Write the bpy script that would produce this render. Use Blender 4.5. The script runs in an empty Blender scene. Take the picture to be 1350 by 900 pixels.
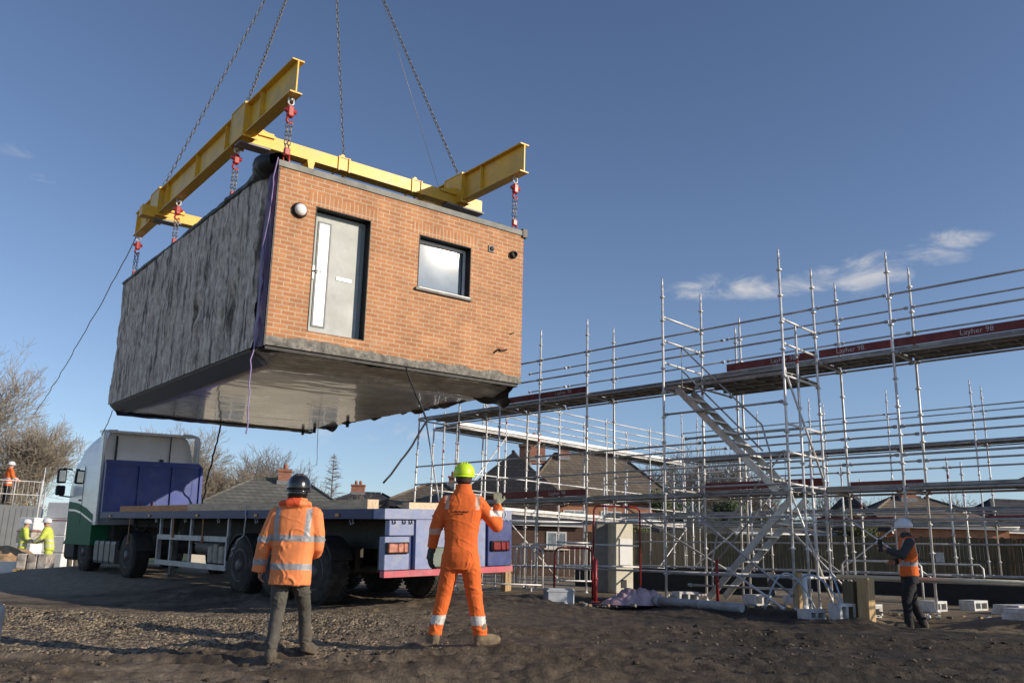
import bpy, math, random
import numpy as np
from mathutils import Vector, Matrix, Quaternion
random.seed(7)
SC = bpy.context.scene
COL = SC.collection
R = math.radians

# ------------------------------------------------------------------ helpers
def lnk(o):
    COL.objects.link(o)
    return o

def tag(o, label=None, cat=None, group=None, kind=None):
    if label: o['label'] = label
    if cat: o['category'] = cat
    if group: o['group'] = group
    if kind: o['kind'] = kind
    return o

def thing(name, label, cat, loc=(0, 0, 0), rz=0.0, group=None, matrix=None):
    o = lnk(bpy.data.objects.new(name, None))
    if matrix is not None:
        o.matrix_world = matrix
    else:
        o.location = loc
        o.rotation_euler = (0, 0, rz)
    o.empty_display_size = 0.2
    return tag(o, label, cat, group)

def copy_tree(o, parent=None):
    c = o.copy()
    lnk(c)
    c.parent = parent
    for ch in list(o.children):
        copy_tree(ch, c)
    return c

class MB:
    """collects faces, then links them as ONE mesh object"""
    def __init__(s):
        s.v = []; s.f = []; s.m = []; s.sm = []; s.cur = 0

    def add(s, vs, fs, smooth=False):
        b = len(s.v)
        s.v.extend([tuple(p) for p in vs])
        for f in fs:
            s.f.append([b + i for i in f]); s.m.append(s.cur); s.sm.append(smooth)
        return s

    def slot(s, i):
        s.cur = i
        return s

    def box(s, a, b, M=None):
        x0, y0, z0 = a; x1, y1, z1 = b
        vs = [(x0, y0, z0), (x1, y0, z0), (x1, y1, z0), (x0, y1, z0), (x0, y0, z1), (x1, y0, z1), (x1, y1, z1), (x0, y1, z1)]
        if M is not None: vs = [M @ Vector(p) for p in vs]
        return s.add(vs, [(0, 3, 2, 1), (4, 5, 6, 7), (0, 1, 5, 4), (1, 2, 6, 5), (2, 3, 7, 6), (3, 0, 4, 7)])

    def cbox(s, c, d, M=None):
        return s.box((c[0] - d[0] / 2, c[1] - d[1] / 2, c[2] - d[2] / 2), (c[0] + d[0] / 2, c[1] + d[1] / 2, c[2] + d[2] / 2), M)

    def bbox(s, a, b, ch, M=None):
        """box with chamfered vertical (z) and top edges"""
        x0, y0, z0 = a; x1, y1, z1 = b
        def ring(e, z):
            x0_, x1_, y0_, y1_ = x0 + e, x1 - e, y0 + e, y1 - e
            k = ch
            return [(x0_ + k, y0_, z), (x1_ - k, y0_, z), (x1_, y0_ + k, z), (x1_, y1_ - k, z), (x1_ - k, y1_, z), (x0_ + k, y1_, z), (x0_, y1_ - k, z), (x0_, y0_ + k, z)]
        rings = [ring(ch * .6, z0), ring(0, z0 + ch), ring(0, z1 - ch), ring(ch * .6, z1)]
        return s.rings(rings, M=M)

    def rings(s, rings, M=None, smooth=False, cap=True, closed=True):
        n = len(rings[0])
        vs = [p for r in rings for p in r]
        if M is not None: vs = [M @ Vector(p) for p in vs]
        fs = []
        for i in range(len(rings) - 1):
            for j in range(n if closed else n - 1):
                k = (j + 1) % n
                fs.append((i * n + j, i * n + k, (i + 1) * n + k, (i + 1) * n + j))
        s.add(vs, fs, smooth)
        if cap:
            b = len(s.v) - len(vs)
            for f in (list(range(n))[::-1], [(len(rings) - 1) * n + j for j in range(n)]):
                s.f.append([b + i for i in f]); s.m.append(s.cur); s.sm.append(False)
        return s

    def tube(s, p0, p1, r0, r1=None, n=8, cap=True, smooth=True):
        p0 = Vector(p0); p1 = Vector(p1)
        r1 = r0 if r1 is None else r1
        d = (p1 - p0)
        if d.length < 1e-6: return s
        d.normalize()
        u = d.orthogonal().normalized(); w = d.cross(u)
        rs = []
        for p, r in ((p0, r0), (p1, r1)):
            rs.append([tuple(p + r * (math.cos(t) * u + math.sin(t) * w)) for t in [2 * math.pi * i / n for i in range(n)]])
        return s.rings(rs, smooth=smooth, cap=cap)

    def path(s, pts, r, n=6, cap=True):
        pts = [Vector(p) for p in pts]
        rs = []
        rr = r if isinstance(r, (list, tuple)) else [r] * len(pts)
        u = None
        for i, p in enumerate(pts):
            d = (pts[min(i + 1, len(pts) - 1)] - pts[max(i - 1, 0)])
            if d.length < 1e-9: d = Vector((0, 0, 1))
            d.normalize()
            if u is None: u = d.orthogonal().normalized()
            else:
                u = (u - d * u.dot(d))
                u = u.normalized() if u.length > 1e-6 else d.orthogonal().normalized()
            w = d.cross(u)
            rs.append([tuple(p + rr[i] * (math.cos(t) * u + math.sin(t) * w)) for t in [2 * math.pi * k / n for k in range(n)]])
        return s.rings(rs, smooth=True, cap=cap)

    def beam(s, p0, p1, w, h, up=(0, 0, 1)):
        """rectangular bar from p0 to p1, width w (sideways) and height h (towards up), centred"""
        p0 = Vector(p0); p1 = Vector(p1); d = (p1 - p0).normalized()
        side = d.cross(Vector(up))
        if side.length < 1e-4: side = d.orthogonal()
        side.normalize(); u = side.cross(d)
        rs = [[tuple(p + sx * side * w / 2 + sz * u * h / 2) for sx, sz in ((-1, -1), (1, -1), (1, 1), (-1, 1))] for p in (p0, p1)]
        return s.rings(rs)

    def ibeam(s, p0, p1, w, h, t, up=(0, 0, 1)):
        p0 = Vector(p0); p1 = Vector(p1); u = Vector(up)
        s.beam(p0 + u * (h / 2 - t / 2), p1 + u * (h / 2 - t / 2), w, t, up)
        s.beam(p0 - u * (h / 2 - t / 2), p1 - u * (h / 2 - t / 2), w, t, up)
        s.beam(p0, p1, t, h - 2 * t - .002, up)
        return s

    def lathe(s, prof, c=(0, 0, 0), axis='z', n=20, M=None):
        rs = []
        for r, h in prof:
            ring = []
            for i in range(n):
                a = 2 * math.pi * i / n
                x, y = r * math.cos(a), r * math.sin(a)
                p = {'z': (x, y, h), 'x': (h, x, y), 'y': (y, h, x)}[axis]
                ring.append((p[0] + c[0], p[1] + c[1], p[2] + c[2]))
            rs.append(ring)
        return s.rings(rs, M=M, smooth=True)

    def ball(s, c, r, n=10, sc=(1, 1, 1)):
        m = max(4, n // 2)
        return s.rings([[(c[0] + sc[0] * r * math.sin(math.pi * max(.02, min(m - .02, i)) / m) * math.cos(2 * math.pi * k / n),
                          c[1] + sc[1] * r * math.sin(math.pi * max(.02, min(m - .02, i)) / m) * math.sin(2 * math.pi * k / n),
                          c[2] - sc[2] * r * math.cos(math.pi * max(.02, min(m - .02, i)) / m)) for k in range(n)] for i in range(m + 1)], smooth=True)

    def prism(s, poly, y0, y1, M=None):
        """polygon in the x-z plane pushed from y0 to y1"""
        return s.rings([[(x, y0, z) for x, z in poly], [(x, y1, z) for x, z in poly]], M=M)

    def grid(s, fn, nu, nv, smooth=True):
        vs = [fn(i / nu, j / nv) for j in range(nv + 1) for i in range(nu + 1)]
        fs = [(j * (nu + 1) + i, j * (nu + 1) + i + 1, (j + 1) * (nu + 1) + i + 1, (j + 1) * (nu + 1) + i) for j in range(nv) for i in range(nu)]
        return s.add(vs, fs, smooth)

    def build(s, name, mat, parent=None):
        me = bpy.data.meshes.new(name)
        me.from_pydata(s.v, [], s.f)
        mats = mat if isinstance(mat, (list, tuple)) else [mat]
        for m in mats: me.materials.append(m)
        me.polygons.foreach_set('material_index', s.m)
        me.polygons.foreach_set('use_smooth', s.sm)
        me.update()
        o = lnk(bpy.data.objects.new(name, me))
        o.parent = parent
        return o

def fix_normals(o):
    import bmesh
    bm = bmesh.new(); bm.from_mesh(o.data)
    bmesh.ops.recalc_face_normals(bm, faces=bm.faces[:])
    bm.to_mesh(o.data); bm.free()
    return o

def text_mesh(name, body, size, mat, M, parent, extrude=.002):
    cu = bpy.data.curves.new(name, 'FONT')
    cu.body = body; cu.size = size; cu.extrude = extrude; cu.align_x = 'CENTER'; cu.align_y = 'CENTER'; cu.resolution_u = 2
    tmp = lnk(bpy.data.objects.new('tmp', cu))
    dg = bpy.context.evaluated_depsgraph_get(); dg.update()
    me = bpy.data.meshes.new_from_object(tmp.evaluated_get(dg))
    bpy.data.objects.remove(tmp); bpy.data.curves.remove(cu)
    me.name = name; me.materials.clear(); me.materials.append(mat)
    o = lnk(bpy.data.objects.new(name, me))
    o.parent = parent
    o.matrix_local = M
    return o

# numpy value noise -------------------------------------------------
def _h(ix, iy, seed):
    v = (ix.astype(np.int64) * 374761393 + iy.astype(np.int64) * 668265263 + seed * 982451653) & 0x7fffffff
    v = ((v ^ (v >> 13)) * 1274126177) & 0x7fffffff
    v = v ^ (v >> 16)
    return (v & 0xffff) / 65535.0

def vnoise(x, y, seed=0):
    x = np.asarray(x, float); y = np.asarray(y, float)
    ix = np.floor(x); iy = np.floor(y); fx = x - ix; fy = y - iy
    fx = fx * fx * (3 - 2 * fx); fy = fy * fy * (3 - 2 * fy)
    a = _h(ix, iy, seed); b = _h(ix + 1, iy, seed); c = _h(ix, iy + 1, seed); d = _h(ix + 1, iy + 1, seed)
    return (a * (1 - fx) + b * fx) * (1 - fy) + (c * (1 - fx) + d * fx) * fy - .5

def fbm(x, y, octv=4, seed=0, gain=.5):
    t = 0; a = 1.0
    x = np.asarray(x, float); y = np.asarray(y, float)
    for i in range(octv):
        t = t + a * vnoise(x * 2 ** i + 17.3 * i, y * 2 ** i - 9.1 * i, seed + i); a *= gain
    return t

def sstep(a, b, x):
    t = np.clip((np.asarray(x, float) - a) / (b - a), 0, 1)
    return t * t * (3 - 2 * t)

# ------------------------------------------------------------------ materials
def newmat(name):
    m = bpy.data.materials.new(name); m.use_nodes = True
    nt = m.node_tree
    b = nt.nodes['Principled BSDF']
    return m, nt, b

def N(nt, t, **kw):
    n = nt.nodes.new(t)
    for k, v in kw.items():
        setattr(n, k, v)
    return n

def setin(n, **kw):
    for k, v in kw.items():
        n.inputs[k.replace('_', ' ')].default_value = v

def ramp(nt, fac, stops):
    r = nt.nodes.new('ShaderNodeValToRGB')
    el = r.color_ramp.elements
    while len(el) < len(stops): el.new(.5)
    for e, (p, c) in zip(el, stops):
        e.position = p; e.color = (c[0], c[1], c[2], 1) if not isinstance(c, (int, float)) else (c, c, c, 1)
    nt.links.new(fac, r.inputs[0])
    return r

def mat(name, col, rough=.6, metal=0.0, var=.25, scale=6.0, bump=0.0, bscale=None, col2=None, stretch=(1, 1, 1), spec=.5, coat=0.0, det=5.0, dirt=None, dirt_amt=.5, dirt_scale=2.5, dirt_stretch=None, dirt_lo=.45, dirt_hi=.68):
    """principled with noise-mottled colour, mottled roughness, optional bump and dirt blotches"""
    m, nt, b = newmat(name)
    tc = N(nt, 'ShaderNodeTexCoord'); mp = N(nt, 'ShaderNodeMapping')
    mp.inputs['Scale'].default_value = stretch
    nt.links.new(tc.outputs['Object'], mp.inputs[0])
    nz = N(nt, 'ShaderNodeTexNoise'); setin(nz, Scale=scale, Detail=det, Roughness=.6)
    nt.links.new(mp.outputs[0], nz.inputs['Vector'])
    c2 = col2 or tuple(max(0, c * (1 - var)) for c in col)
    c1 = tuple(min(1, c * (1 + var * .6)) for c in col) if col2 is None else col
    rp = ramp(nt, nz.outputs['Fac'], [(.3, c2), (.7, c1)])
    out = rp.outputs[0]
    if dirt:
        n2 = N(nt, 'ShaderNodeTexNoise'); setin(n2, Scale=dirt_scale, Detail=8.0, Roughness=.7)
        if dirt_stretch:
            mq = N(nt, 'ShaderNodeMapping'); mq.inputs['Scale'].default_value = dirt_stretch
            nt.links.new(tc.outputs['Object'], mq.inputs[0]); nt.links.new(mq.outputs[0], n2.inputs['Vector'])
        else: nt.links.new(tc.outputs['Object'], n2.inputs['Vector'])
        r2 = ramp(nt, n2.outputs['Fac'], [(dirt_lo, 0.0), (dirt_hi, dirt_amt)])
        mx = N(nt, 'ShaderNodeMixRGB'); nt.links.new(r2.outputs[0], mx.inputs[0]); nt.links.new(out, mx.inputs[1])
        mx.inputs[2].default_value = (*dirt, 1); out = mx.outputs[0]
    nt.links.new(out, b.inputs['Base Color'])
    mr = N(nt, 'ShaderNodeMapRange'); setin(mr, To_Min=max(0, rough - .12), To_Max=min(1, rough + .12))
    nt.links.new(nz.outputs['Fac'], mr.inputs[0]); nt.links.new(mr.outputs[0], b.inputs['Roughness'])
    b.inputs['Metallic'].default_value = metal
    b.inputs['Specular IOR Level'].default_value = spec
    b.inputs['Coat Weight'].default_value = coat
    if bump:
        bz = N(nt, 'ShaderNodeTexNoise'); setin(bz, Scale=bscale or scale * 4, Detail=6.0)
        nt.links.new(mp.outputs[0], bz.inputs['Vector'])
        bp = N(nt, 'ShaderNodeBump'); setin(bp, Strength=bump, Distance=.02)
        nt.links.new(bz.outputs['Fac'], bp.inputs['Height']); nt.links.new(bp.outputs[0], b.inputs['Normal'])
    return m

def brick_mat(name, c1, c2, mortar, bw=.225, rh=.075, vertical=False, axes='xz', bump=.5, msize=.011, dirt=None):
    m, nt, b = newmat(name)
    tc = N(nt, 'ShaderNodeTexCoord'); sp = N(nt, 'ShaderNodeSeparateXYZ'); cb = N(nt, 'ShaderNodeCombineXYZ')
    nt.links.new(tc.outputs['Object'], sp.inputs[0])
    if axes == 'xz': a, z = sp.outputs['X'], sp.outputs['Z']
    elif axes == 'yz': a, z = sp.outputs['Y'], sp.outputs['Z']
    else:
        ad = N(nt, 'ShaderNodeMath', operation='ADD'); nt.links.new(sp.outputs['X'], ad.inputs[0]); nt.links.new(sp.outputs['Y'], ad.inputs[1])
        a, z = ad.outputs[0], sp.outputs['Z']
    if vertical: a, z = z, a
    nt.links.new(a, cb.inputs[0]); nt.links.new(z, cb.inputs[1])
    br = N(nt, 'ShaderNodeTexBrick')
    br.offset = 0.0 if vertical else .5
    setin(br, Scale=1.0, Mortar_Size=msize, Mortar_Smooth=.25, Bias=0.0, Brick_Width=bw, Row_Height=rh)
    br.inputs['Color1'].default_value = (*c1, 1); br.inputs['Color2'].default_value = (*c2, 1); br.inputs['Mortar'].default_value = (*mortar, 1)
    nt.links.new(cb.outputs[0], br.inputs['Vector'])
    nz = N(nt, 'ShaderNodeTexNoise'); setin(nz, Scale=2.2, Detail=7.0, Roughness=.65); nt.links.new(tc.outputs['Object'], nz.inputs['Vector'])
    rp = ramp(nt, nz.outputs['Fac'], [(.3, (.72, .72, .72)), (.7, (1.12, 1.1, 1.06))])
    mx = N(nt, 'ShaderNodeMixRGB', blend_type='MULTIPLY'); mx.inputs[0].default_value = 1
    nt.links.new(br.outputs['Color'], mx.inputs[1]); nt.links.new(rp.outputs[0], mx.inputs[2])
    # fine speckle
    n2 = N(nt, 'ShaderNodeTexNoise'); setin(n2, Scale=60.0, Detail=3.0); nt.links.new(tc.outputs['Object'], n2.inputs['Vector'])
    r2 = ramp(nt, n2.outputs['Fac'], [(.3, (.85, .85, .85)), (.7, (1.1, 1.1, 1.1))])
    m2 = N(nt, 'ShaderNodeMixRGB', blend_type='MULTIPLY'); m2.inputs[0].default_value = 1
    nt.links.new(mx.outputs[0], m2.inputs[1]); nt.links.new(r2.outputs[0], m2.inputs[2])
    out = m2.outputs[0]
    if dirt:   # pale mortar smears
        n3 = N(nt, 'ShaderNodeTexNoise'); setin(n3, Scale=1.7, Detail=9.0, Roughness=.75); nt.links.new(tc.outputs['Object'], n3.inputs['Vector'])
        r3 = ramp(nt, n3.outputs['Fac'], [(.56, 0.0), (.75, .55)])
        m3 = N(nt, 'ShaderNodeMixRGB'); nt.links.new(r3.outputs[0], m3.inputs[0]); nt.links.new(out, m3.inputs[1]); m3.inputs[2].default_value = (*dirt, 1)
        out = m3.outputs[0]
    nt.links.new(out, b.inputs['Base Color']); b.inputs['Roughness'].default_value = .88
    b.inputs['Specular IOR Level'].default_value = .25
    bp = N(nt, 'ShaderNodeBump'); setin(bp, Strength=bump, Distance=.01); bp.invert = True
    nt.links.new(br.outputs['Fac'], bp.inputs['Height']); nt.links.new(bp.outputs[0], b.inputs['Normal'])
    return m

def tile_mat(name, c1, c2, rh=.3, bw=.35):
    m, nt, b = newmat(name)
    tc = N(nt, 'ShaderNodeTexCoord'); sp = N(nt, 'ShaderNodeSeparateXYZ'); cb = N(nt, 'ShaderNodeCombineXYZ')
    nt.links.new(tc.outputs['Object'], sp.inputs[0])
    ad = N(nt, 'ShaderNodeMath', operation='ADD'); nt.links.new(sp.outputs['X'], ad.inputs[0]); nt.links.new(sp.outputs['Y'], ad.inputs[1])
    nt.links.new(ad.outputs[0], cb.inputs[0]); nt.links.new(sp.outputs['Z'], cb.inputs[1])
    br = N(nt, 'ShaderNodeTexBrick'); setin(br, Scale=1.0, Mortar_Size=.02, Brick_Width=bw, Row_Height=rh * .6)
    br.inputs['Color1'].default_value = (*c1, 1); br.inputs['Color2'].default_value = (*c2, 1); br.inputs['Mortar'].default_value = (*[x * .45 for x in c1], 1)
    nt.links.new(cb.outputs[0], br.inputs['Vector'])
    nz = N(nt, 'ShaderNodeTexNoise'); setin(nz, Scale=.9, Detail=8.0, Roughness=.7); nt.links.new(tc.outputs['Object'], nz.inputs['Vector'])
    rp = ramp(nt, nz.outputs['Fac'], [(.3, (.65, .65, .65)), (.7, (1.2, 1.2, 1.15))])
    mx = N(nt, 'ShaderNodeMixRGB', blend_type='MULTIPLY'); mx.inputs[0].default_value = 1
    nt.links.new(br.outputs['Color'], mx.inputs[1]); nt.links.new(rp.outputs[0], mx.inputs[2])
    nt.links.new(mx.outputs[0], b.inputs['Base Color']); b.inputs['Roughness'].default_value = .85
    return m

MUD = (.085, .068, .05)
M = {}
M['brick'] = brick_mat('orange brick', (.58, .278, .135), (.48, .215, .105), (.60, .45, .31), dirt=(.55, .42, .3))
M['soldier'] = brick_mat('soldier brick', (.58, .278, .135), (.48, .215, .105), (.60, .45, .31), vertical=True)
M['concrete'] = mat('stained concrete', (.31, .295, .26), .9, var=.75, scale=18, bump=.7, bscale=45, dirt=(.045, .042, .04), dirt_amt=.92, dirt_scale=9)
M['capping'] = mat('grey flashing', (.26, .26, .235), .7, var=.35, scale=3, bump=.2, dirt=(.12, .12, .1))
M['fleece'] = mat('grey fibrous fleece', (.95, .85, .73), .95, var=.55, scale=9, bump=1.0, bscale=40, col2=(.34, .285, .24), stretch=(1, 1.7, .6), spec=.15, dirt=(.06, .055, .052), dirt_amt=.86, dirt_scale=2.0, dirt_stretch=(1, 3.4, .42), dirt_lo=.50, dirt_hi=.62)
M['membrane'] = mat('black membrane', (.018, .018, .021), .5, var=.4, scale=5, bump=.6, bscale=9, spec=.4)
M['purple'] = mat('dark purple membrane', (.085, .035, .10), .4, var=.6, scale=3, bump=.6, bscale=10, stretch=(1, 2, .4), dirt=(.28, .04, .12), dirt_amt=.6, dirt_scale=1.6)
M['floor_film'] = mat('shiny dark floor film', (.60, .595, .59), .22, var=.2, scale=1.3, bump=.04, bscale=3, spec=.8, coat=.6, metal=.0, stretch=(1.2, .6, 1), dirt=(.34, .32, .29), dirt_amt=.6, dirt_scale=1.1)
M['lip_film'] = mat('pale crumpled film', (.62, .58, .50), .4, var=.45, scale=4, bump=.5, bscale=9, stretch=(.6, 2.2, 1), spec=.5, dirt=(.22, .2, .17), dirt_amt=.6)
M['black'] = mat('black reveal', (.008, .008, .009), .6, var=.3)
M['door_grey'] = mat('pale grey door skin', (.44, .465, .45), .5, var=.4, scale=2.2, spec=.4, dirt=(.40, .40, .37), dirt_amt=.55)
M['frame_grey'] = mat('grey door frame', (.30, .35, .35), .45, var=.1)
M['white_pvc'] = mat('white plastic', (.75, .75, .74), .4, var=.08, dirt=(.45, .42, .36), dirt_amt=.25)
def glass_mat(name, tint, rough=.04):
    m, nt, b = newmat(name)
    tc = N(nt, 'ShaderNodeTexCoord'); nz = N(nt, 'ShaderNodeTexNoise'); setin(nz, Scale=3.0, Detail=5.0)
    nt.links.new(tc.outputs['Object'], nz.inputs['Vector'])
    rp = ramp(nt, nz.outputs['Fac'], [(.35, tint), (.7, tuple(min(1, t * 1.5 + .02) for t in tint))])
    nt.links.new(rp.outputs[0], b.inputs['Base Color']); b.inputs['Roughness'].default_value = rough
    b.inputs['Specular IOR Level'].default_value = 1.0; b.inputs['Coat Weight'].default_value = 1.0; b.inputs['Coat Roughness'].default_value = .03
    return m
M['glass'] = glass_mat('window glass with dusty film', (.17, .21, .245))
M['painted_sheen'] = glass_mat('frosted door glass', (.62, .64, .64), .25)  # white base colour stands in for a bright reflection in the pane
M['dark_glass'] = glass_mat('dark glass', (.03, .035, .04))
M['opal'] = mat('opal lamp shade', (.82, .82, .80), .3, var=.05)
M['yellow'] = mat('yellow painted steel', (.88, .53, .05), .42, var=.16, scale=3, spec=.5, dirt=(.48, .36, .16), dirt_amt=.45, dirt_scale=2.2, bump=.05)
M['chain'] = mat('worn grey chain steel', (.22, .205, .19), .5, metal=.6, var=.5, scale=40)
M['red_steel'] = mat('red painted fitting', (.45, .035, .03), .4, var=.3, scale=15)
M['rope_white'] = mat('pale rope', (.55, .55, .56), .8, var=.3, scale=30)
M['rope_dark'] = mat('black webbing', (.015, .015, .018), .7, var=.3)
M['galv'] = mat('galvanised tube', (.76, .76, .755), .45, metal=.2, var=.25, scale=7, spec=.5, dirt=(.30, .24, .2), dirt_amt=.35, dirt_scale=5)
M['galv_dull'] = mat('dull galvanised ledger', (.48, .485, .49), .5, metal=.3, var=.4, scale=6, dirt=(.2, .15, .12), dirt_amt=.5, dirt_scale=3)
M['deck_steel'] = mat('perforated steel deck', (.36, .355, .34), .55, metal=.45, var=.45, scale=4, dirt=(.18, .16, .13), dirt_amt=.7, dirt_scale=3, bump=.3, bscale=25)
M['toe'] = mat('dark red toe board', (.20, .03, .026), .6, var=.35, scale=5, dirt=(.3, .16, .13), dirt_amt=.3)
M['alu'] = mat('aluminium stair', (.58, .575, .55), .45, metal=.5, var=.3, scale=6, dirt=(.3, .27, .22), dirt_amt=.5)
M['red_tube'] = mat('red painted tube', (.30, .022, .026), .45, var=.35, scale=6)
M['letter'] = mat('faded white lettering', (.62, .58, .56), .7, var=.3, scale=30)
M['blue'] = mat('blue painted steel', (.022, .055, .29), .4, var=.25, scale=3, dirt=(.13, .15, .26), dirt_amt=.4, dirt_scale=2, spec=.4)
M['blue_shaded'] = mat('blue steel in painted shade', (.016, .028, .13), .45, var=.3, scale=4, dirt=(.09, .085, .09), dirt_amt=.5, dirt_scale=4, spec=.35)  # darker copy of the blue paint; the side's shade is put into the colour
M['blue_dusty'] = mat('dusty lavender blue paint', (.225, .275, .46), .5, var=.2, scale=5, dirt=(.36, .36, .40), dirt_amt=.7, dirt_scale=4)
M['blue_dark'] = mat('deep blue paint', (.03, .05, .2), .4, var=.3, dirt=(.1, .12, .2), dirt_amt=.4)
M['marker'] = mat('pink red marker strip', (.55, .10, .13), .5, var=.2, dirt=(.4, .3, .28), dirt_amt=.4)
M['tyre'] = mat('dusty tyre rubber', (.026, .025, .024), .85, var=.4, scale=8, bump=.3, dirt=(.10, .085, .065), dirt_amt=.7, dirt_scale=4)
M['rim'] = mat('dirty wheel rim', (.13, .13, .13), .55, metal=.4, var=.4, dirt=(.09, .075, .055), dirt_amt=.7)
M['chassis'] = mat('dirty black chassis', (.03, .028, .026), .7, var=.4, dirt=(.09, .075, .055), dirt_amt=.5)
M['truck_white'] = mat('white truck paint', (.82, .825, .82), .3, var=.06, coat=.4, dirt=(.5, .48, .44), dirt_amt=.35, dirt_scale=1.5)
M['truck_green'] = mat('green truck paint', (.018, .15, .065), .55, var=.2, spec=.25)
M['tank'] = mat('dull metal tank', (.2, .2, .195), .5, metal=.5, var=.3, dirt=(.1, .085, .06), dirt_amt=.6)
M['lamp_red'] = mat('dusty red lamp lens', (.50, .20, .14), .3, var=.5, scale=14, spec=.7)
M['lamp_red_dark'] = mat('red lamp lens', (.22, .012, .014), .25, var=.4, scale=14, spec=.7)
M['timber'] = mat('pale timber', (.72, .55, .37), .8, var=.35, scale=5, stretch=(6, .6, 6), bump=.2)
M['timber_orange'] = mat('orange timber', (.66, .32, .15), .8, var=.3, scale=5, stretch=(6, .6, 6), bump=.2)
M['timber_post'] = mat('sawn timber post', (.50, .34, .17), .8, var=.35, scale=6, stretch=(6, 6, .6), bump=.2)
M['fence_wood'] = mat('weathered fence boards', (.16, .13, .075), .9, var=.5, scale=3, stretch=(7, 7, .5), bump=.3)
M['fence_sunlit'] = mat('fence boards in sunlit tone', (.34, .26, .15), .9, var=.4, scale=3, stretch=(7, 7, .5), bump=.3)  # sunlight on this stretch is put into the board colour
M['hv_orange'] = mat('hi vis orange cloth', (.80, .165, .040), .8, var=.14, scale=7, bump=.35, bscale=14, spec=.2)
M['hv_orange_jkt'] = mat('hi vis orange jacket cloth', (.92, .29, .105), .7, var=.14, scale=6, bump=.35, bscale=11, spec=.3)
M['hv_red'] = mat('red orange hood lining', (.80, .10, .03), .8, var=.2, scale=8)
M['hv_yellow'] = mat('hi vis yellow cloth', (.60, .68, .11), .8, var=.2, scale=8)
M['reflect'] = mat('silver reflective tape', (.36, .36, .37), .4, var=.25, scale=25)
M['reflect_pale'] = mat('pale reflective tape', (.62, .60, .56), .5, var=.2, scale=25)
M['trouser_grey'] = mat('grey work trousers', (.095, .088, .075), .9, var=.4, scale=8, bump=.6, bscale=18, dirt=(.16, .13, .1), dirt_amt=.4)
M['trouser_dark'] = mat('dark work trousers', (.022, .022, .024), .9, var=.4, scale=8, bump=.6, bscale=18)
M['sleeve_dark'] = mat('dark grey sleeve', (.05, .055, .062), .9, var=.3, scale=8, bump=.5, bscale=16)
M['boot'] = mat('muddy boots', (.22, .165, .105), .85, var=.5, scale=14, bump=.5, bscale=25)
M['boot_grey'] = mat('muddy grey boots', (.12, .10, .075), .85, var=.5, scale=14, bump=.5, bscale=25)
M['skin'] = mat('skin', (.52, .30, .215), .55, var=.12, scale=8)
M['glove'] = mat('grey green glove', (.27, .29, .2), .85, var=.35, scale=20)
M['glove_dark'] = mat('dark glove', (.045, .06, .05), .85, var=.35, scale=20)
M['hair'] = mat('dark hair', (.05, .03, .02), .7, var=.4, scale=30)
M['helmet_black'] = mat('black helmet shell', (.012, .012, .013), .22, var=.3, spec=.7, coat=.5)
M['helmet_lime'] = mat('lime helmet shell', (.60, .85, .03), .35, var=.06, spec=.5)
M['helmet_white'] = mat('white helmet shell', (.78, .79, .82), .3, var=.04)
M['white_block'] = mat('white block', (.66, .67, .68), .75, var=.25, scale=8, dirt=(.30, .25, .19), dirt_amt=.8, dirt_scale=5)
M['cabinet'] = mat('cream cabinet', (.66, .62, .5), .6, var=.1, dirt=(.45, .38, .26), dirt_amt=.5, dirt_scale=2)
M['cab_panel'] = mat('white panel', (.78, .78, .78), .4, var=.05)
M['cab_side'] = mat('grey slab', (.25, .25, .24), .8, var=.2)
M['pink_film'] = mat('pinkish plastic wrapping', (.46, .33, .38), .35, var=.35, scale=5, bump=.8, bscale=9, spec=.6, dirt=(.6, .5, .5), dirt_amt=.5)
M['pipe'] = mat('grey plastic pipe', (.40, .42, .44), .5, var=.2, dirt=(.2, .17, .13), dirt_amt=.5)
M['cable_blue'] = mat('pale blue cable', (.40, .50, .60), .5, var=.2)
M['container'] = mat('grey site cabin', (.20, .215, .225), .6, var=.15, scale=2)
M['soil_tan'] = mat('dry tan soil', (.45, .29, .16), .95, var=.45, scale=4, bump=1.0, bscale=14)
M['sheet_white'] = mat('white sheeting', (.80, .79, .77), .6, var=.1)
M['plastic_mix'] = mat('mixed packed goods', (.38, .34, .30), .7, var=.8, scale=6, dirt=(.65, .6, .55), dirt_amt=.8)
M['twig'] = mat('tan winter twigs', (.38, .325, .255), .95, var=.4, scale=2)
M['twig_grey'] = mat('grey winter twigs', (.27, .225, .19), .95, var=.4, scale=2)
M['bark'] = mat('grey brown bark', (.12, .095, .07), .95, var=.4, scale=8, bump=.5)
M['leaf'] = mat('dark evergreen leaves', (.05, .075, .025), .7, var=.5, scale=3)
M['leaf_light'] = mat('olive evergreen leaves', (.085, .10, .03), .7, var=.5, scale=3)
M['roof_grey'] = tile_mat('grey roof tiles', (.185, .18, .16), (.14, .138, .125))
M['roof_brown'] = tile_mat('brown roof tiles', (.21, .17, .125), (.15, .12, .095))
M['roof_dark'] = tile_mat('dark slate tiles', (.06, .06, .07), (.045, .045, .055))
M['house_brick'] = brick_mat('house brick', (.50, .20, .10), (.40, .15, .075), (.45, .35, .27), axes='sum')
M['house_brick_shade'] = brick_mat('house brick in painted shade', (.13, .075, .06), (.10, .06, .05), (.14, .11, .09), axes='sum')  # dark copy of the house brick, gable shadow put into the colour
M['render_cream'] = mat('cream render', (.72, .66, .54), .9, var=.1)
M['chimney'] = brick_mat('chimney brick', (.45, .17, .10), (.36, .13, .08), (.4, .3, .25), axes='sum')
M['lead'] = mat('grey lead', (.25, .25, .26), .6, var=.2)
M['post_blue'] = mat('dark blue post', (.05, .07, .11), .4, var=.3)
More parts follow.
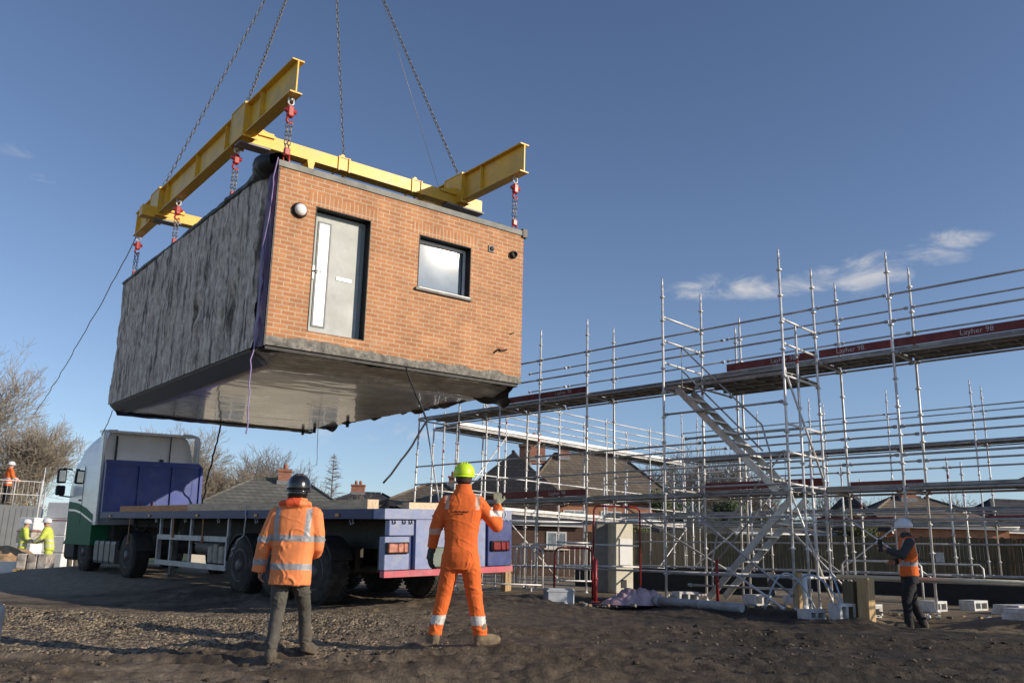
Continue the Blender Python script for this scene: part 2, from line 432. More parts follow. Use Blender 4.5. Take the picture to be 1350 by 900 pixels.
M['film_dk'] = mat('black hanging film', (.012, .012, .013), .35, var=.4, bump=.7, bscale=8, spec=.6)

# ------------------------------------------------------------------ camera
PITCH, ROLL, FPX = .24834, .02847, 1126.8
fw = Vector((0, math.cos(PITCH), math.sin(PITCH))); u0 = Vector((0, -math.sin(PITCH), math.cos(PITCH))); r0 = Vector((1, 0, 0))
cr = math.cos(ROLL) * r0 + math.sin(ROLL) * u0; cu_ = -math.sin(ROLL) * r0 + math.cos(ROLL) * u0
cam = lnk(bpy.data.objects.new('camera', bpy.data.cameras.new('camera')))
mw = Matrix.Identity(4)
for i, v in enumerate((cr, cu_, -fw)):
    for k in range(3): mw[k][i] = v[k]
mw.translation = (0, 0, 1.0)
cam.matrix_world = mw
cam.data.sensor_width = 36; cam.data.lens = FPX / 1350 * 36
cam.data.clip_start = .05; cam.data.clip_end = 3000
SC.camera = cam

# ------------------------------------------------------------------ light and sky
SUN_AZ = R(109)      # clockwise from +Y: from the right, a little behind the camera
SUN_EL = R(19)
sd = Vector((math.sin(SUN_AZ) * math.cos(SUN_EL), math.cos(SUN_AZ) * math.cos(SUN_EL), math.sin(SUN_EL)))
sun = lnk(bpy.data.objects.new('sun', bpy.data.lights.new('sun', 'SUN')))
sun.data.energy = 4.3; sun.data.angle = R(.53); sun.data.color = (1.0, .87, .70)
sun.rotation_euler = sd.to_track_quat('Z', 'Y').to_euler()
w = bpy.data.worlds.new('World'); SC.world = w; w.use_nodes = True
nt = w.node_tree
bg = nt.nodes['Background']
sky = N(nt, 'ShaderNodeTexSky'); sky.sky_type = 'NISHITA'; sky.sun_disc = False
sky.sun_elevation = SUN_EL; sky.sun_rotation = SUN_AZ
sky.air_density = 1.0; sky.dust_density = .1; sky.ozone_density = 3.0; sky.altitude = 0
bg.inputs['Strength'].default_value = .10
# wispy clouds, fixed on the sky by direction
tc = N(nt, 'ShaderNodeTexCoord')
nrm = N(nt, 'ShaderNodeVectorMath', operation='NORMALIZE'); nt.links.new(tc.outputs['Generated'], nrm.inputs[0])
cn = N(nt, 'ShaderNodeTexNoise'); setin(cn, Scale=15.0, Detail=10.0, Roughness=.62, Distortion=.5)
mpn = N(nt, 'ShaderNodeMapping'); mpn.inputs['Scale'].default_value = (1, 1, 2.4)
nt.links.new(nrm.outputs[0], mpn.inputs[0]); nt.links.new(mpn.outputs[0], cn.inputs['Vector'])
def bank(cx, cy, cz, rad, flat):
    """soft elongated cloud bank around one direction of the sky"""
    d = Vector((cx, cy, cz)).normalized()
    sub = N(nt, 'ShaderNodeVectorMath', operation='SUBTRACT'); sub.inputs[1].default_value = d; nt.links.new(nrm.outputs[0], sub.inputs[0])
    sx = Vector((0, 0, 1)).cross(d).normalized(); sx2 = d.cross(sx)
    # along / across axes, tilted so the bank climbs to the right
    t = R(flat[1]); ax = sx * math.cos(t) + sx2 * math.sin(t); ay = -sx * math.sin(t) + sx2 * math.cos(t)
    da = N(nt, 'ShaderNodeVectorMath', operation='DOT_PRODUCT'); da.inputs[1].default_value = ax / rad
    db = N(nt, 'ShaderNodeVectorMath', operation='DOT_PRODUCT'); db.inputs[1].default_value = ay / (rad * flat[0])
    for q in (da, db): nt.links.new(sub.outputs[0], q.inputs[0])
    m1 = N(nt, 'ShaderNodeMath', operation='POWER'); m1.inputs[1].default_value = 2; nt.links.new(da.outputs['Value'], m1.inputs[0])
    m2 = N(nt, 'ShaderNodeMath', operation='POWER'); m2.inputs[1].default_value = 2; nt.links.new(db.outputs['Value'], m2.inputs[0])
    ad = N(nt, 'ShaderNodeMath', operation='ADD'); nt.links.new(m1.outputs[0], ad.inputs[0]); nt.links.new(m2.outputs[0], ad.inputs[1])
    mr = N(nt, 'ShaderNodeMapRange'); mr.interpolation_type = 'SMOOTHSTEP'; setin(mr, From_Min=0.0, From_Max=1.0, To_Min=1.0, To_Max=0.0)
    nt.links.new(ad.outputs[0], mr.inputs[0])
    return mr.outputs[0]
def skydir(px, py):
    d = (px - 675) / FPX * cr - (py - 450) / FPX * cu_ + fw
    return d.normalized()
CLOUDS = [((.245, .92, .303), .085, (.28, 2), 1.0), ((.317, .898, .303), .075, (.30, -2), .85), ((.385, .87, .309), .065, (.42, -20), .92),
          ((.418, .852, .315), .06, (.45, -18), .8), ((.451, .833, .322), .055, (.42, -10), .95), ((-.15, .979, .139), .12, (.2, -3), .72), ((-.504, .781, .368), .05, (.5, 0), .34), ((-.9, .42, .2), .5, (.3, 4), .9), ((.75, .3, .4), .5, (.3, 8), .6), ((.2, -.9, .3), .7, (.35, 5), .55), ((-.5, -.8, .3), .5, (.3, 5), .8)]  # trailing banks lie out of view, added for reflections in the glass
tot = None
for (d, rad, fl, amt) in CLOUDS:
    o_ = bank(*d, rad, fl)
    mu = N(nt, 'ShaderNodeMath', operation='MULTIPLY'); mu.inputs[1].default_value = amt; nt.links.new(o_, mu.inputs[0])
    if tot is None: tot = mu.outputs[0]
    else:
        mx_ = N(nt, 'ShaderNodeMath', operation='MAXIMUM'); nt.links.new(tot, mx_.inputs[0]); nt.links.new(mu.outputs[0], mx_.inputs[1]); tot = mx_.outputs[0]
# density = smoothstep(noise + bank - 1)
a1 = N(nt, 'ShaderNodeMath', operation='MULTIPLY_ADD'); a1.inputs[1].default_value = .60; a1.inputs[2].default_value = -.80
nt.links.new(tot, a1.inputs[0])
a2 = N(nt, 'ShaderNodeMath', operation='ADD'); cm = N(nt, 'ShaderNodeMath', operation='MULTIPLY'); cm.inputs[1].default_value = 1.9; nt.links.new(cn.outputs['Fac'], cm.inputs[0])
nt.links.new(a1.outputs[0], a2.inputs[0]); nt.links.new(cm.outputs[0], a2.inputs[1])
mr = N(nt, 'ShaderNodeMapRange'); mr.interpolation_type = 'SMOOTHSTEP'; setin(mr, From_Min=.36, From_Max=1.15, To_Min=0.0, To_Max=.80)
nt.links.new(a2.outputs[0], mr.inputs[0])
mul = N(nt, 'ShaderNodeMath', operation='MULTIPLY'); nt.links.new(mr.outputs[0], mul.inputs[0])
mg = N(nt, 'ShaderNodeMath', operation='GREATER_THAN'); mg.inputs[1].default_value = .001; nt.links.new(tot, mg.inputs[0]); nt.links.new(mg.outputs[0], mul.inputs[1])
mixc = N(nt, 'ShaderNodeMixRGB'); mixc.inputs[2].default_value = (7.2, 6.9, 6.6, 1)
nt.links.new(mul.outputs[0], mixc.inputs[0])
hs = N(nt, 'ShaderNodeHueSaturation'); setin(hs, Saturation=.92, Value=1.0)
sz = N(nt, 'ShaderNodeSeparateXYZ'); nt.links.new(nrm.outputs[0], sz.inputs[0])
tint = ramp(nt, sz.outputs['Z'], [(0.0, (1.02, 1.08, 1.34)), (.10, (1.08, 1.11, 1.27)), (.25, (1.08, 1.08, 1.20)), (.45, (.96, 1.0, 1.14)), (.7, (.90, .96, 1.10))])
tm_ = N(nt, 'ShaderNodeMixRGB', blend_type='MULTIPLY'); tm_.inputs[0].default_value = 1
nt.links.new(sky.outputs[0], tm_.inputs[1]); nt.links.new(tint.outputs[0], tm_.inputs[2])
nt.links.new(tm_.outputs[0], hs.inputs['Color'])
nt.links.new(hs.outputs[0], mixc.inputs[1]); nt.links.new(mixc.outputs[0], bg.inputs['Color'])

SC.view_settings.view_transform = 'Standard'; SC.view_settings.look = 'None'
SC.view_settings.exposure = 0.12; SC.view_settings.gamma = 1.0; SC.view_settings.use_curve_mapping = False
SC.cycles.max_bounces = 6; SC.cycles.diffuse_bounces = 3; SC.cycles.glossy_bounces = 3; SC.cycles.transparent_max_bounces = 4
SC.cycles.use_denoising = True

# ------------------------------------------------------------------ ground
Q = math.sqrt(.5)
def LR(l, r, z=0.0):
    """the building plot runs at 45 degrees: l = along the long scaffold (away to the left), r = across it (away to the right)"""
    return Vector((Q * (r - l), Q * (r + l), z))

def pad_mask(x, y):
    r = Q * (x + y); l = Q * (y - x)
    edge = 13.3 + 1.9 * (1 - sstep(6.0, 6.8, l)) + .25 * fbm(l * 1.3, 2.0, 3, 6)
    return sstep(edge, edge + .35, r) * sstep(1.0, 3.0, x + .35 * (y - 14))

def ground_z(x, y):
    x = np.asarray(x, float); y = np.asarray(y, float)
    r = Q * (x + y); l = Q * (y - x)
    z = .10 * sstep(7.5, 10, y) * sstep(-1.6, .2, x) + .06 * sstep(10, 12, y)
    # the lorry stands on a slightly tilted strip
    ta = -.6773 * (x + 1.766) + .7357 * (y - 12.597); tb = .7357 * (x + 1.766) + .6773 * (y - 12.597)
    tm = sstep(-2.2, .6, ta) * (1 - sstep(15.5, 18, ta)) * sstep(-1.8, -.15, tb) * (1 - sstep(3.2, 5.0, tb))
    z = z * (1 - tm) + tm * (.165 + .015 * ta + .045 * tb)
    z = z + .05 * sstep(18, 26, y)
    pad = pad_mask(x, y)
    z = z + .08 * np.exp(-((x - 5.2) ** 2 + (y - 13.6) ** 2) / .5) + .10 * np.exp(-((x - 3.3) ** 2 / .6 + (y - 15.3) ** 2 / .8))
    z = z * (1 - pad) + .30 * pad
    z = z - .04 * sstep(-1, -3, x) * (1 - sstep(9, 11, y))
    w3 = np.exp(-((x - 6.7) ** 2 + (y - 14.55) ** 2) / .9)
    z = z * (1 - w3) + .06 * w3
    # broad undulation
    near = 1 - sstep(20, 40, np.hypot(x, y))
    z = z + near * .035 * fbm(x * .45 + 3, y * .6, 3, 11) * (1 - .7 * pad) * (1 - tm) * (1 - w3)
    return z

def ground_detail(x, y):
    near = 1 - sstep(13, 20, np.hypot(x, y - 2))
    r = Q * (x + y)
    pad = pad_mask(x, y)
    clod = np.maximum(0, fbm(x * 2.6, y * 2.6, 4, 31, .6) + .08)
    ruts = np.sin((y + .10 * x + .5 * fbm(x * .5, y * .5, 2, 5)) * 2 * math.pi / 1.35)
    mask = sstep(-.10, .22, fbm(x * .55 + 9, y * .9, 3, 77))
    flat = sstep(-1.5, 2.5, x + 1.5 * fbm(x * .4, y * .4, 2, 8))           # the right side has been driven flat
    d = (.10 - .035 * flat) * clod * mask + .020 * fbm(x * 6, y * 6, 3, 44, .65) + .026 * np.maximum(0, fbm(x * 15, y * 15, 3, 91, .6)) * (1 - .4 * flat) + .010 * fbm(x * 30, y * 30, 2, 29)
    # tyre tracks: pairs of shallow pressed bands with lug marks, pushed-up edges
    for (c0, sl, wob_) in ((7.15, .05, .25), (7.75, .07, .25), (8.55, -.03, .2), (9.15, -.02, .2), (10.9, -.10, .3), (11.6, -.11, .3), (6.35, .02, .2)):
        cy = c0 + sl * x + wob_ * fbm(x * .35, c0, 2, int(c0 * 10))
        t = (y - cy) / .17
        inside = np.exp(-t ** 6); edge = np.exp(-((np.abs(t) - 1.25) / .28) ** 2)
        lug = np.sin((x * 1.0 + np.abs(y - cy) * .9) * 2 * math.pi / .16)
        amt = .75 + 1.3 * fbm(x * .45, y * .4, 2, 83)
        amt = np.clip(amt, 0, 1)
        d = d + amt * (-.055 * inside + .018 * inside * np.clip(lug * 2, -1, 1) + .042 * edge * (1 + fbm(x * 7, y * 7, 2, 19)))
    # a spoil ridge of rough clods in front of the gravel patch
    ridge = np.exp(-((y - 9.35 - .1 * (x + 3)) / .35) ** 2) * sstep(-3.9, -3.2, x) * (1 - sstep(-2.4, -1.8, x))
    d = d + .10 * ridge * (1 + fbm(x * 4, y * 4, 3, 3))
    d = d * (1 - .75 * pad)
    # keep it flat where people stand
    for (fx, fy) in ((-2.05, 8.7), (-1.95, 9.15), (-.75, 9.73), (-.25, 9.75), (6.65, 14.5), (6.85, 14.7)):
        d = d * (1 - .8 * np.exp(-(((x - fx) ** 2 + (y - fy) ** 2) / .05)))
    return d * near

def axis(segs):
    out = []
    for a, b, st in segs:
        out += list(np.arange(a, b, st))
    return np.array(out + [segs[-1][1]])
gx = axis([(-600, -100, 100), (-100, -30, 10), (-30, -12, 1.0), (-12, -6.5, .12), (-6.5, 7.5, .038), (7.5, 13, .12), (13, 34, 1.0), (34, 100, 11), (100, 600, 100)])
gy = axis([(-60, 0, 10), (0, 5, .5), (5, 11.5, .036), (11.5, 17, .08), (17, 30, .5), (30, 60, 3), (60, 160, 20), (160, 1000, 120)])
GX, GY = np.meshgrid(gx, gy)
GZ = ground_z(GX, GY) + ground_detail(GX, GY)
nx, ny = len(gx), len(gy)
me = bpy.data.meshes.new('ground')
vs = np.stack([GX.ravel(), GY.ravel(), GZ.ravel()], 1)
idx = np.arange(nx * ny).reshape(ny, nx)
qs = np.stack([idx[:-1, :-1], idx[:-1, 1:], idx[1:, 1:], idx[1:, :-1]], -1).reshape(-1, 4)
me.vertices.add(len(vs)); me.vertices.foreach_set('co', vs.ravel())
me.loops.add(qs.size); me.loops.foreach_set('vertex_index', qs.ravel())
me.polygons.add(len(qs)); me.polygons.foreach_set('loop_start', np.arange(0, qs.size, 4)); me.polygons.foreach_set('loop_total', np.full(len(qs), 4))
me.polygons.foreach_set('use_smooth', np.ones(len(qs), bool))
me.update(); me.validate()

def ground_mat():
    m, nt, b = newmat('site mud')
    tc = N(nt, 'ShaderNodeTexCoord'); sp = N(nt, 'ShaderNodeSeparateXYZ'); nt.links.new(tc.outputs['Object'], sp.inputs[0])
    def noise(s, d=6.0, r=.6):
        n = N(nt, 'ShaderNodeTexNoise'); setin(n, Scale=s, Detail=d, Roughness=r); nt.links.new(tc.outputs['Object'], n.inputs['Vector']); return n.outputs['Fac']
    def mth(op, a, b_=None, c=None):
        n = N(nt, 'ShaderNodeMath', operation=op)
        for i, v in enumerate((a, b_, c)):
            if v is None: continue
            if isinstance(v, (int, float)): n.inputs[i].default_value = v
            else: nt.links.new(v, n.inputs[i])
        return n.outputs[0]
    def sm(v, a, b_, lo=0.0, hi=1.0):
        n = N(nt, 'ShaderNodeMapRange'); n.interpolation_type = 'SMOOTHSTEP'; setin(n, From_Min=a, From_Max=b_, To_Min=lo, To_Max=hi); nt.links.new(v, n.inputs[0]); return n.outputs[0]
    def mix(f, a, b_):
        n = N(nt, 'ShaderNodeMixRGB'); nt.links.new(f, n.inputs[0])
        for i, v in ((1, a), (2, b_)):
            if isinstance(v, tuple): n.inputs[i].default_value = (*v, 1)
            else: nt.links.new(v, n.inputs[i])
        return n.outputs[0]
    X, Y = sp.outputs['X'], sp.outputs['Y']
    nA = noise(.9, 7); nB = noise(5.5, 8, .7); nC = noise(38, 4, .7)
    mud = ramp(nt, nB, [(.28, (.034, .026, .019)), (.5, (.086, .065, .046)), (.72, (.165, .126, .088))]).outputs[0]
    dry = ramp(nt, nB, [(.3, (.115, .092, .068)), (.7, (.27, .215, .155))]).outputs[0]
    # drier, paler soil towards the left; darker soil in the right foreground
    fx = mth('ADD', X, mth('MULTIPLY', nA, 5.0))
    left = sm(fx, 4.5, -.5)
    dark_right = sm(fx, 2.5, 6.0)
    col = mix(mth('MULTIPLY', left, sm(nA, .40, .60)), mud, dry)
    col = mix(mth('MULTIPLY', dark_right, sm(noise(1.7, 6, .65), .36, .60, .25, .95)), col, (.030, .026, .022))
    # gravel patch on the left
    gz = mth('MULTIPLY', sm(mth('ADD', Y, mth('MULTIPLY', nA, 1.2)), 9.5, 10.1), sm(mth('ADD', Y, mth('MULTIPLY', nA, 1.2)), 15.0, 13.2))
    gr = mth('MULTIPLY', gz, sm(fx, 2.2, .3))
    vor = N(nt, 'ShaderNodeTexVoronoi'); setin(vor, Scale=27.0); nt.links.new(tc.outputs['Object'], vor.inputs['Vector'])
    stone = ramp(nt, vor.outputs['Color'], [(.2, (.085, .066, .045)), (.55, (.26, .20, .135)), (.9, (.45, .365, .25))]).outputs[0]
    col = mix(mth('MULTIPLY', gr, sm(nB, .30, .52)), col, stone)
    # sandy building pad inside the scaffold
    r_ = mth('MULTIPLY', mth('ADD', X, Y), Q)
    pad = mth('MULTIPLY', sm(mth('ADD', r_, mth('MULTIPLY', nB, .8)), 14.0, 14.8), sm(mth('ADD', X, mth('MULTIPLY', Y, .35)), 6.0, 7.5))
    sand = ramp(nt, nB, [(.3, (.09, .07, .05)), (.55, (.24, .185, .115)), (.75, (.34, .27, .175))]).outputs[0]
    col = mix(mth('MULTIPLY', pad, .85), col, sand)
    back = sm(mth('ADD', Y, mth('ADD', mth('MULTIPLY', nB, 3.0), mth('MULTIPLY', X, -.25))), 19.5, 23.0)
    tan = ramp(nt, nB, [(.3, (.17, .13, .09)), (.55, (.33, .265, .185)), (.75, (.46, .38, .28))]).outputs[0]
    col = mix(mth('MULTIPLY', back, .9), col, tan)
    far = sm(Y, 38, 44)
    col = mix(far, col, (.07, .085, .035))
    sc = ramp(nt, nC, [(.3, .72), (.7, 1.25)]).outputs[0]
    mm = N(nt, 'ShaderNodeMixRGB', blend_type='MULTIPLY'); mm.inputs[0].default_value = 1; nt.links.new(col, mm.inputs[1]); nt.links.new(sc, mm.inputs[2])
    nt.links.new(mm.outputs[0], b.inputs['Base Color'])
    nt.links.new(sm(nB, .3, .7, .65, .95), b.inputs['Roughness']); b.inputs['Specular IOR Level'].default_value = .3
    hgt = mth('ADD', mth('ADD', mth('MULTIPLY', nB, .5), mth('MULTIPLY', nC, .25)), mth('MULTIPLY', mth('MULTIPLY', vor.outputs['Distance'], gr), -.6))
    bp = N(nt, 'ShaderNodeBump'); setin(bp, Strength=.9, Distance=.05); nt.links.new(hgt, bp.inputs['Height']); nt.links.new(bp.outputs[0], b.inputs['Normal'])
    return m
me.materials.append(ground_mat())
ground = lnk(bpy.data.objects.new('ground', me)); tag(ground, kind='structure', label='muddy rutted building site ground', cat='ground')

def gz(x, y): return float(ground_z(x, y))
def gzd(x, y): return float(ground_z(x, y) + ground_detail(x, y))

# loose stones and clods (nobody could count them)
def rocks(name, n, region, smin, smax, material, label, seed):
    rng = random.Random(seed)
    ico = [(0, 0, 1), (.89, 0, .45), (.28, .85, .45), (-.72, .53, .45), (-.72, -.53, .45), (.28, -.85, .45), (.72, .53, -.45), (-.28, .85, -.45), (-.89, 0, -.45), (-.28, -.85, -.45), (.72, -.53, -.45), (0, 0, -1)]
    fc = [(0, 1, 2), (0, 2, 3), (0, 3, 4), (0, 4, 5), (0, 5, 1), (1, 6, 2), (2, 7, 3), (3, 8, 4), (4, 9, 5), (5, 10, 1), (6, 7, 2), (7, 8, 3), (8, 9, 4), (9, 10, 5), (10, 6, 1), (11, 7, 6), (11, 8, 7), (11, 9, 8), (11, 10, 9), (11, 6, 10)]
    pts = []
    while len(pts) < n:
        p = region(rng)
        if p: pts.append(p)
    px = np.array([p[0] for p in pts]); py = np.array([p[1] for p in pts]); pz = ground_z(px, py) + ground_detail(px, py)
    mb = MB()
    for x, y, z in zip(px, py, pz):
        s = smin * (smax / smin) ** (rng.random() ** 2.2)
        sx, sy, sz = s * rng.uniform(.7, 1.3), s * rng.uniform(.7, 1.3), s * rng.uniform(.45, .8)
        a = rng.uniform(0, 6.28); ca, sa = math.cos(a), math.sin(a)
        vs = []
        for (u, v, w_) in ico:
            k = rng.uniform(.7, 1.2); u, v, w_ = u * sx * k, v * sy * k, w_ * sz * k
            vs.append((x + u * ca - v * sa, y + u * sa + v * ca, z + w_ + sz * .15))
        mb.slot(rng.randrange(len(material))); mb.add(vs, fc)
    return tag(mb.build(name, material), label, 'stones', kind='stuff')
stone_m = [mat('tan stone', (.37, .29, .195), .9, var=.3), mat('grey stone', (.26, .23, .185), .9, var=.3), mat('brown stone', (.17, .13, .09), .9, var=.3)]
clod_m = [mat('mud clod', (.10, .077, .054), .95, var=.4, scale=14, bump=.6), mat('dark mud clod', (.06, .047, .035), .95, var=.4, scale=14, bump=.6), mat('dry mud clod', (.16, .123, .085), .95, var=.4, scale=14, bump=.6)]
def reg_gravel(r):
    x = r.uniform(-9.5, -.6); y = r.uniform(9.4, 13.4)
    if fbm(x * .9, y * .9, 3, 23) < -.18 + .25 * r.random(): return None
    if x > -2.6 and y > 10.6: return None
    return x, y
rocks('gravel', 8000, reg_gravel, .006, .022, stone_m, 'tan loose gravel spread over the mud left of the black helmeted man', 3)
def reg_clod(r):
    x = r.uniform(-6, 6.5); y = 5.6 + 6.5 * r.random() ** 1.3
    if fbm(x * .7 + 5, y * .9, 3, 55) < -.10 + .30 * r.random() + (.10 if x > .5 else 0): return None
    if x > .5 and r.random() < .55: return None
    return x, y
rocks('mud_clods', 7000, reg_clod, .004, .036, clod_m, 'small dark clods of mud scattered over the foreground', 4)

# ------------------------------------------------------------------ the hanging house module
def rig_matrix(yaw, rx, ry, loc):
    return Matrix.Translation(loc) @ Matrix.Rotation(yaw, 4, 'Z') @ Matrix.Rotation(ry, 4, 'Y') @ Matrix.Rotation(rx, 4, 'X')
HM = rig_matrix(.658, .019, -.022, (-3.771, 12.67, 4.045))
HW, HL, HH = 5.0, 9.25, 3.0
house = thing('house_module', 'brick fronted house module with grey door and window hanging from the yellow lifting frame', 'house module', matrix=HM)
DOOR = (.67, .33, 1.68, 2.42); WIN = (2.65, 1.40, 3.77, 2.41)
def wall_front(x0, x1, z0, z1, holes, y=0.0):
    xs = sorted({x0, x1, *[h[0] for h in holes], *[h[2] for h in holes]}); zs = sorted({z0, z1, *[h[1] for h in holes], *[h[3] for h in holes]})
    mb = MB()
    for i in range(len(xs) - 1):
        for j in range(len(zs) - 1):
            cx, cz = (xs[i] + xs[i + 1]) / 2, (zs[j] + zs[j + 1]) / 2
            if any(h[0] < cx < h[2] and h[1] < cz < h[3] for h in holes): continue
            mb.add([(xs[i], y, zs[j]), (xs[i + 1], y, zs[j]), (xs[i + 1], y, zs[j + 1]), (xs[i], y, zs[j + 1])], [(0, 1, 2, 3)])
    # outer edges
    for (a, b) in (((x0, z0), (x1, z0)), ((x1, z0), (x1, z1)), ((x1, z1), (x0, z1)), ((x0, z1), (x0, z0))):
        mb.add([(a[0], y, a[1]), (a[0], y + .1, a[1]), (b[0], y + .1, b[1]), (b[0], y, b[1])], [(0, 1, 2, 3)])
    return mb
wall = wall_front(0.0, HW, .11, 2.93, [DOOR, WIN]).build('brick_wall', M['brick'], house)
# soldier courses over the openings
for (x0, z0, x1, z1) in (DOOR, WIN):
    MB().box((x0 - .14, -.004, z1 + .004), (x1 + .14, .02, z1 + .218)).build('soldier_course', M['soldier'], wall)
# black reveals
for (x0, z0, x1, z1) in (DOOR, WIN):
    mb = MB()
    t = .012; dpt = .28
    mb.box((x0 - .002, -.006, z0), (x0 + t, dpt, z1)); mb.box((x1 - t, -.006, z0), (x1 + .002, dpt, z1))
    mb.box((x0 + t, -.006, z1 - t), (x1 - t, dpt, z1 + .002))
    mb.box((x0 + t, .02, z0 - .001), (x1 - t, dpt, z0 + t))
    mb.build('reveal', M['black'], wall)
rng = random.Random(5)
# plinth with ragged mortar
def plinth_pt(u, v):
    x = u * HW; z = .015 + v * (.150 + .06 * float(fbm(x * 4, 1.0, 4, 8, .65)))
    return (x, -.006 - .014 * float(fbm(x * 9, z * 14, 3, 2) + .5) * math.sin(math.pi * min(1, max(0, v))), z)
MB().grid(plinth_pt, 150, 8).build('plinth', M['concrete'], house)
cap_ = MB()
cap_.box((-.03, -.025, 2.93), (HW + .03, .14, 3.03))
cap_.build('wall_capping', M['capping'], house)
# cavity shell: rear wall, right wall, roof deck
MB().box((.06, .34, .02), (HW - .06, HL - .05, 2.96)).build('inner_frame', M['membrane'], house)
MB().box((.02, HL - .05, 0), (HW - .02, HL, 3.0)).build('rear_wall', M['fleece'], house)
def rwall(u, v):
    y = .105 + u * (HL - .16); z = .03 + v * 2.95
    return (HW - .01 + .02 * float(fbm(y * 2, z * 2, 3, 4)), y, z)
MB().grid(rwall, 60, 24).build('right_wall', M['membrane'], house)
# fleece clad left wall with hanging folds
def lwall(u, v):
    y = .40 + u * (HL - .40); z = .02 + v * 2.98
    folds = .040 * float(fbm(y * 2.3 + .8 * float(fbm(y * .4, z * .5, 2, 3)), z * .5, 4, 61, .6))
    folds = folds - .09 * float(np.maximum(0, .085 - np.abs(fbm(y * 1.9 + .25 * float(fbm(y, z * 1.4, 2, 41)), z * .22, 3, 71, .5))) / .085) * (.5 + float(fbm(y * 1.1, z * .9, 2, 15)) )
    dents = .030 * float(fbm(y * 6.0, z * 3.6, 4, 19, .65))
    seam = -.045 * math.exp(-((y - 3.05 - .05 * math.sin(z * 3)) / .035) ** 2) - .03 * math.exp(-((y - 5.6 - .05 * math.sin(z * 2)) / .03) ** 2) - .04 * math.exp(-((y - 1.5 - .06 * math.sin(z * 4)) / .03) ** 2)
    e = min(1, (1 - v) * 9) * min(1, v * 14 + .2)
    return (-.05 - (folds + dents - seam) * e, y, z)
MB().grid(lwall, 300, 110).build('fleece_wall', M['fleece'], house)
# purple membrane strip at the front left corner
def pstrip(u, v):
    y = .0 + u * .42; z = -.02 + v * 3.02
    ed = .05 * float(fbm(z * 1.7, 4.0, 3, 9)) * u
    return (-.03 - .055 * math.sin(math.pi * min(1, u * 1.1)) * (1 - .4 * u) - .035 * float(fbm(y * 9, z * 1.6, 4, 14)) * (u > 0), y + ed * 2, z)
MB().grid(pstrip, 18, 90).build('corner_membrane', M['purple'], house)
MB().box((-.022, -.012, .0), (.004, .06, 2.99)).build('corner_trim', M['membrane'], house)
# black membrane rolled over the left roof edge
def roll(u, v):
    y = -.02 + u * (HL + .04); a = v * 2 * math.pi
    big = math.exp(-((y - .35) / .45) ** 2)
    r = .055 + .03 * float(fbm(y * 1.4, 2, 3, 21) + .3) + .15 * big
    r *= 1 + .25 * float(fbm(y * 5, a, 3, 13))
    return (-.01 - .06 * big + r * 1.05 * math.cos(a), y, 3.0 + .03 * big + .9 * r * math.sin(a))
MB().grid(roll, 160, 14).build('roof_edge_roll', M['membrane'], house)
MB().box((.05, .14, 2.965), (HW - .04, HL - .06, 3.0)).build('roof', M['membrane'], house)
mb = MB()   # timbers and folded film along the roof
mb.beam((.1, 2.2, 3.06), (.1, 4.4, 3.05), .1, .09); mb.beam((HW - .25, .25, 3.06), (HW - .1, 4.6, 3.05), .12, .08)
mb.beam((HW - .62, .02, 3.04), (HW + .04, .18, 3.035), .05, .03); mb.box((HW - .04, -.04, 2.90), (HW + .07, .12, 3.07))
mb.build('roof_batten', M['membrane'], house)
# floor film: slanted skirts and a sagging shiny underside
def floorp(u, v):
    x = u * (HW - .02) + .01; y = .05 + v * (HL - .1)
    el = float(sstep(0, .42, x)); er = float(sstep(0, .2, HW - x)); ef = float(sstep(0, .75, y)); eb = float(sstep(0, .25, HL - y))
    z = .0 - .19 * el * er * (.25 + .75 * ef) * (.4 + .6 * eb)
    fold = .085 * float(fbm(x * .7 + .25 * y, y * 4.5 + .5 * float(fbm(x, y, 2, 3)), 4, 33, .55)) * (1 - .97 * float(sstep(.5, 1.4, y))) + .006 * float(fbm(x * .9, y * 1.1, 3, 71))
    return (x, y, z + fold * min(1, el + .1) * er)
fl = MB().grid(floorp, 110, 170).build('floor_underside', M['floor_film'], house)
def lipp(u, v):
    x = .30 + u * (HW - .45); wv = .62 + .22 * float(fbm(x * .9, 1.0, 3, 77)); y = .06 + v * wv
    p = floorp((x - .01) / (HW - .02), (y - .05) / (HL - .1))
    return (x, y, p[2] - .010 - .012 * v * (1 - v))
MB().grid(lipp, 120, 26).build('crumpled_film', M['lip_film'], house)
# lower edge strips
mb = MB()
mb.rings([[(-.03, y, .05), (.0, y, -.01), (.22, y, -.21), (.26, y, -.17), (.10, y, .05)] for y in (.55, 1.2, 3, 6, HL)])
mb.build('edge_skirt', mat('blue grey skirt film', (.085, .09, .11), .4, var=.35, bump=.3), house)
def rearskirt(u, v):
    x = .1 + u * (HW - .15)
    return (x, HL - .02 - .55 * v + .05 * float(fbm(x * 2, v * 3, 3, 5)), .02 - .27 * math.sin(min(1, v * 1.6) * 1.57) + .03 * float(fbm(x * 3, v * 2, 3, 6)) + .1 * max(0, v - .6))
MB().grid(rearskirt, 70, 8).build('rear_edge_film', M['film_dk'], house)
def hang(u, v):
    y = .02 + u * (HL - .02); t = v
    drop = .20 + .16 * float(fbm(y * 1.6, 5, 3, 51) + .3) + .16 * math.exp(-((y - .2) / .35) ** 2) + .10 * math.exp(-((y - 2.2) / .7) ** 2)
    return (HW - .02 - .30 * math.sin(t * 2.4) * (.6 + .8 * float(fbm(y * 2.2, 1, 3, 8) + .4)), y, .03 - drop * t + .05 * float(fbm(y * 4, t * 3, 3, 41)))
MB().grid(hang, 130, 12).build('torn_edge_film', M['film_dk'], house)
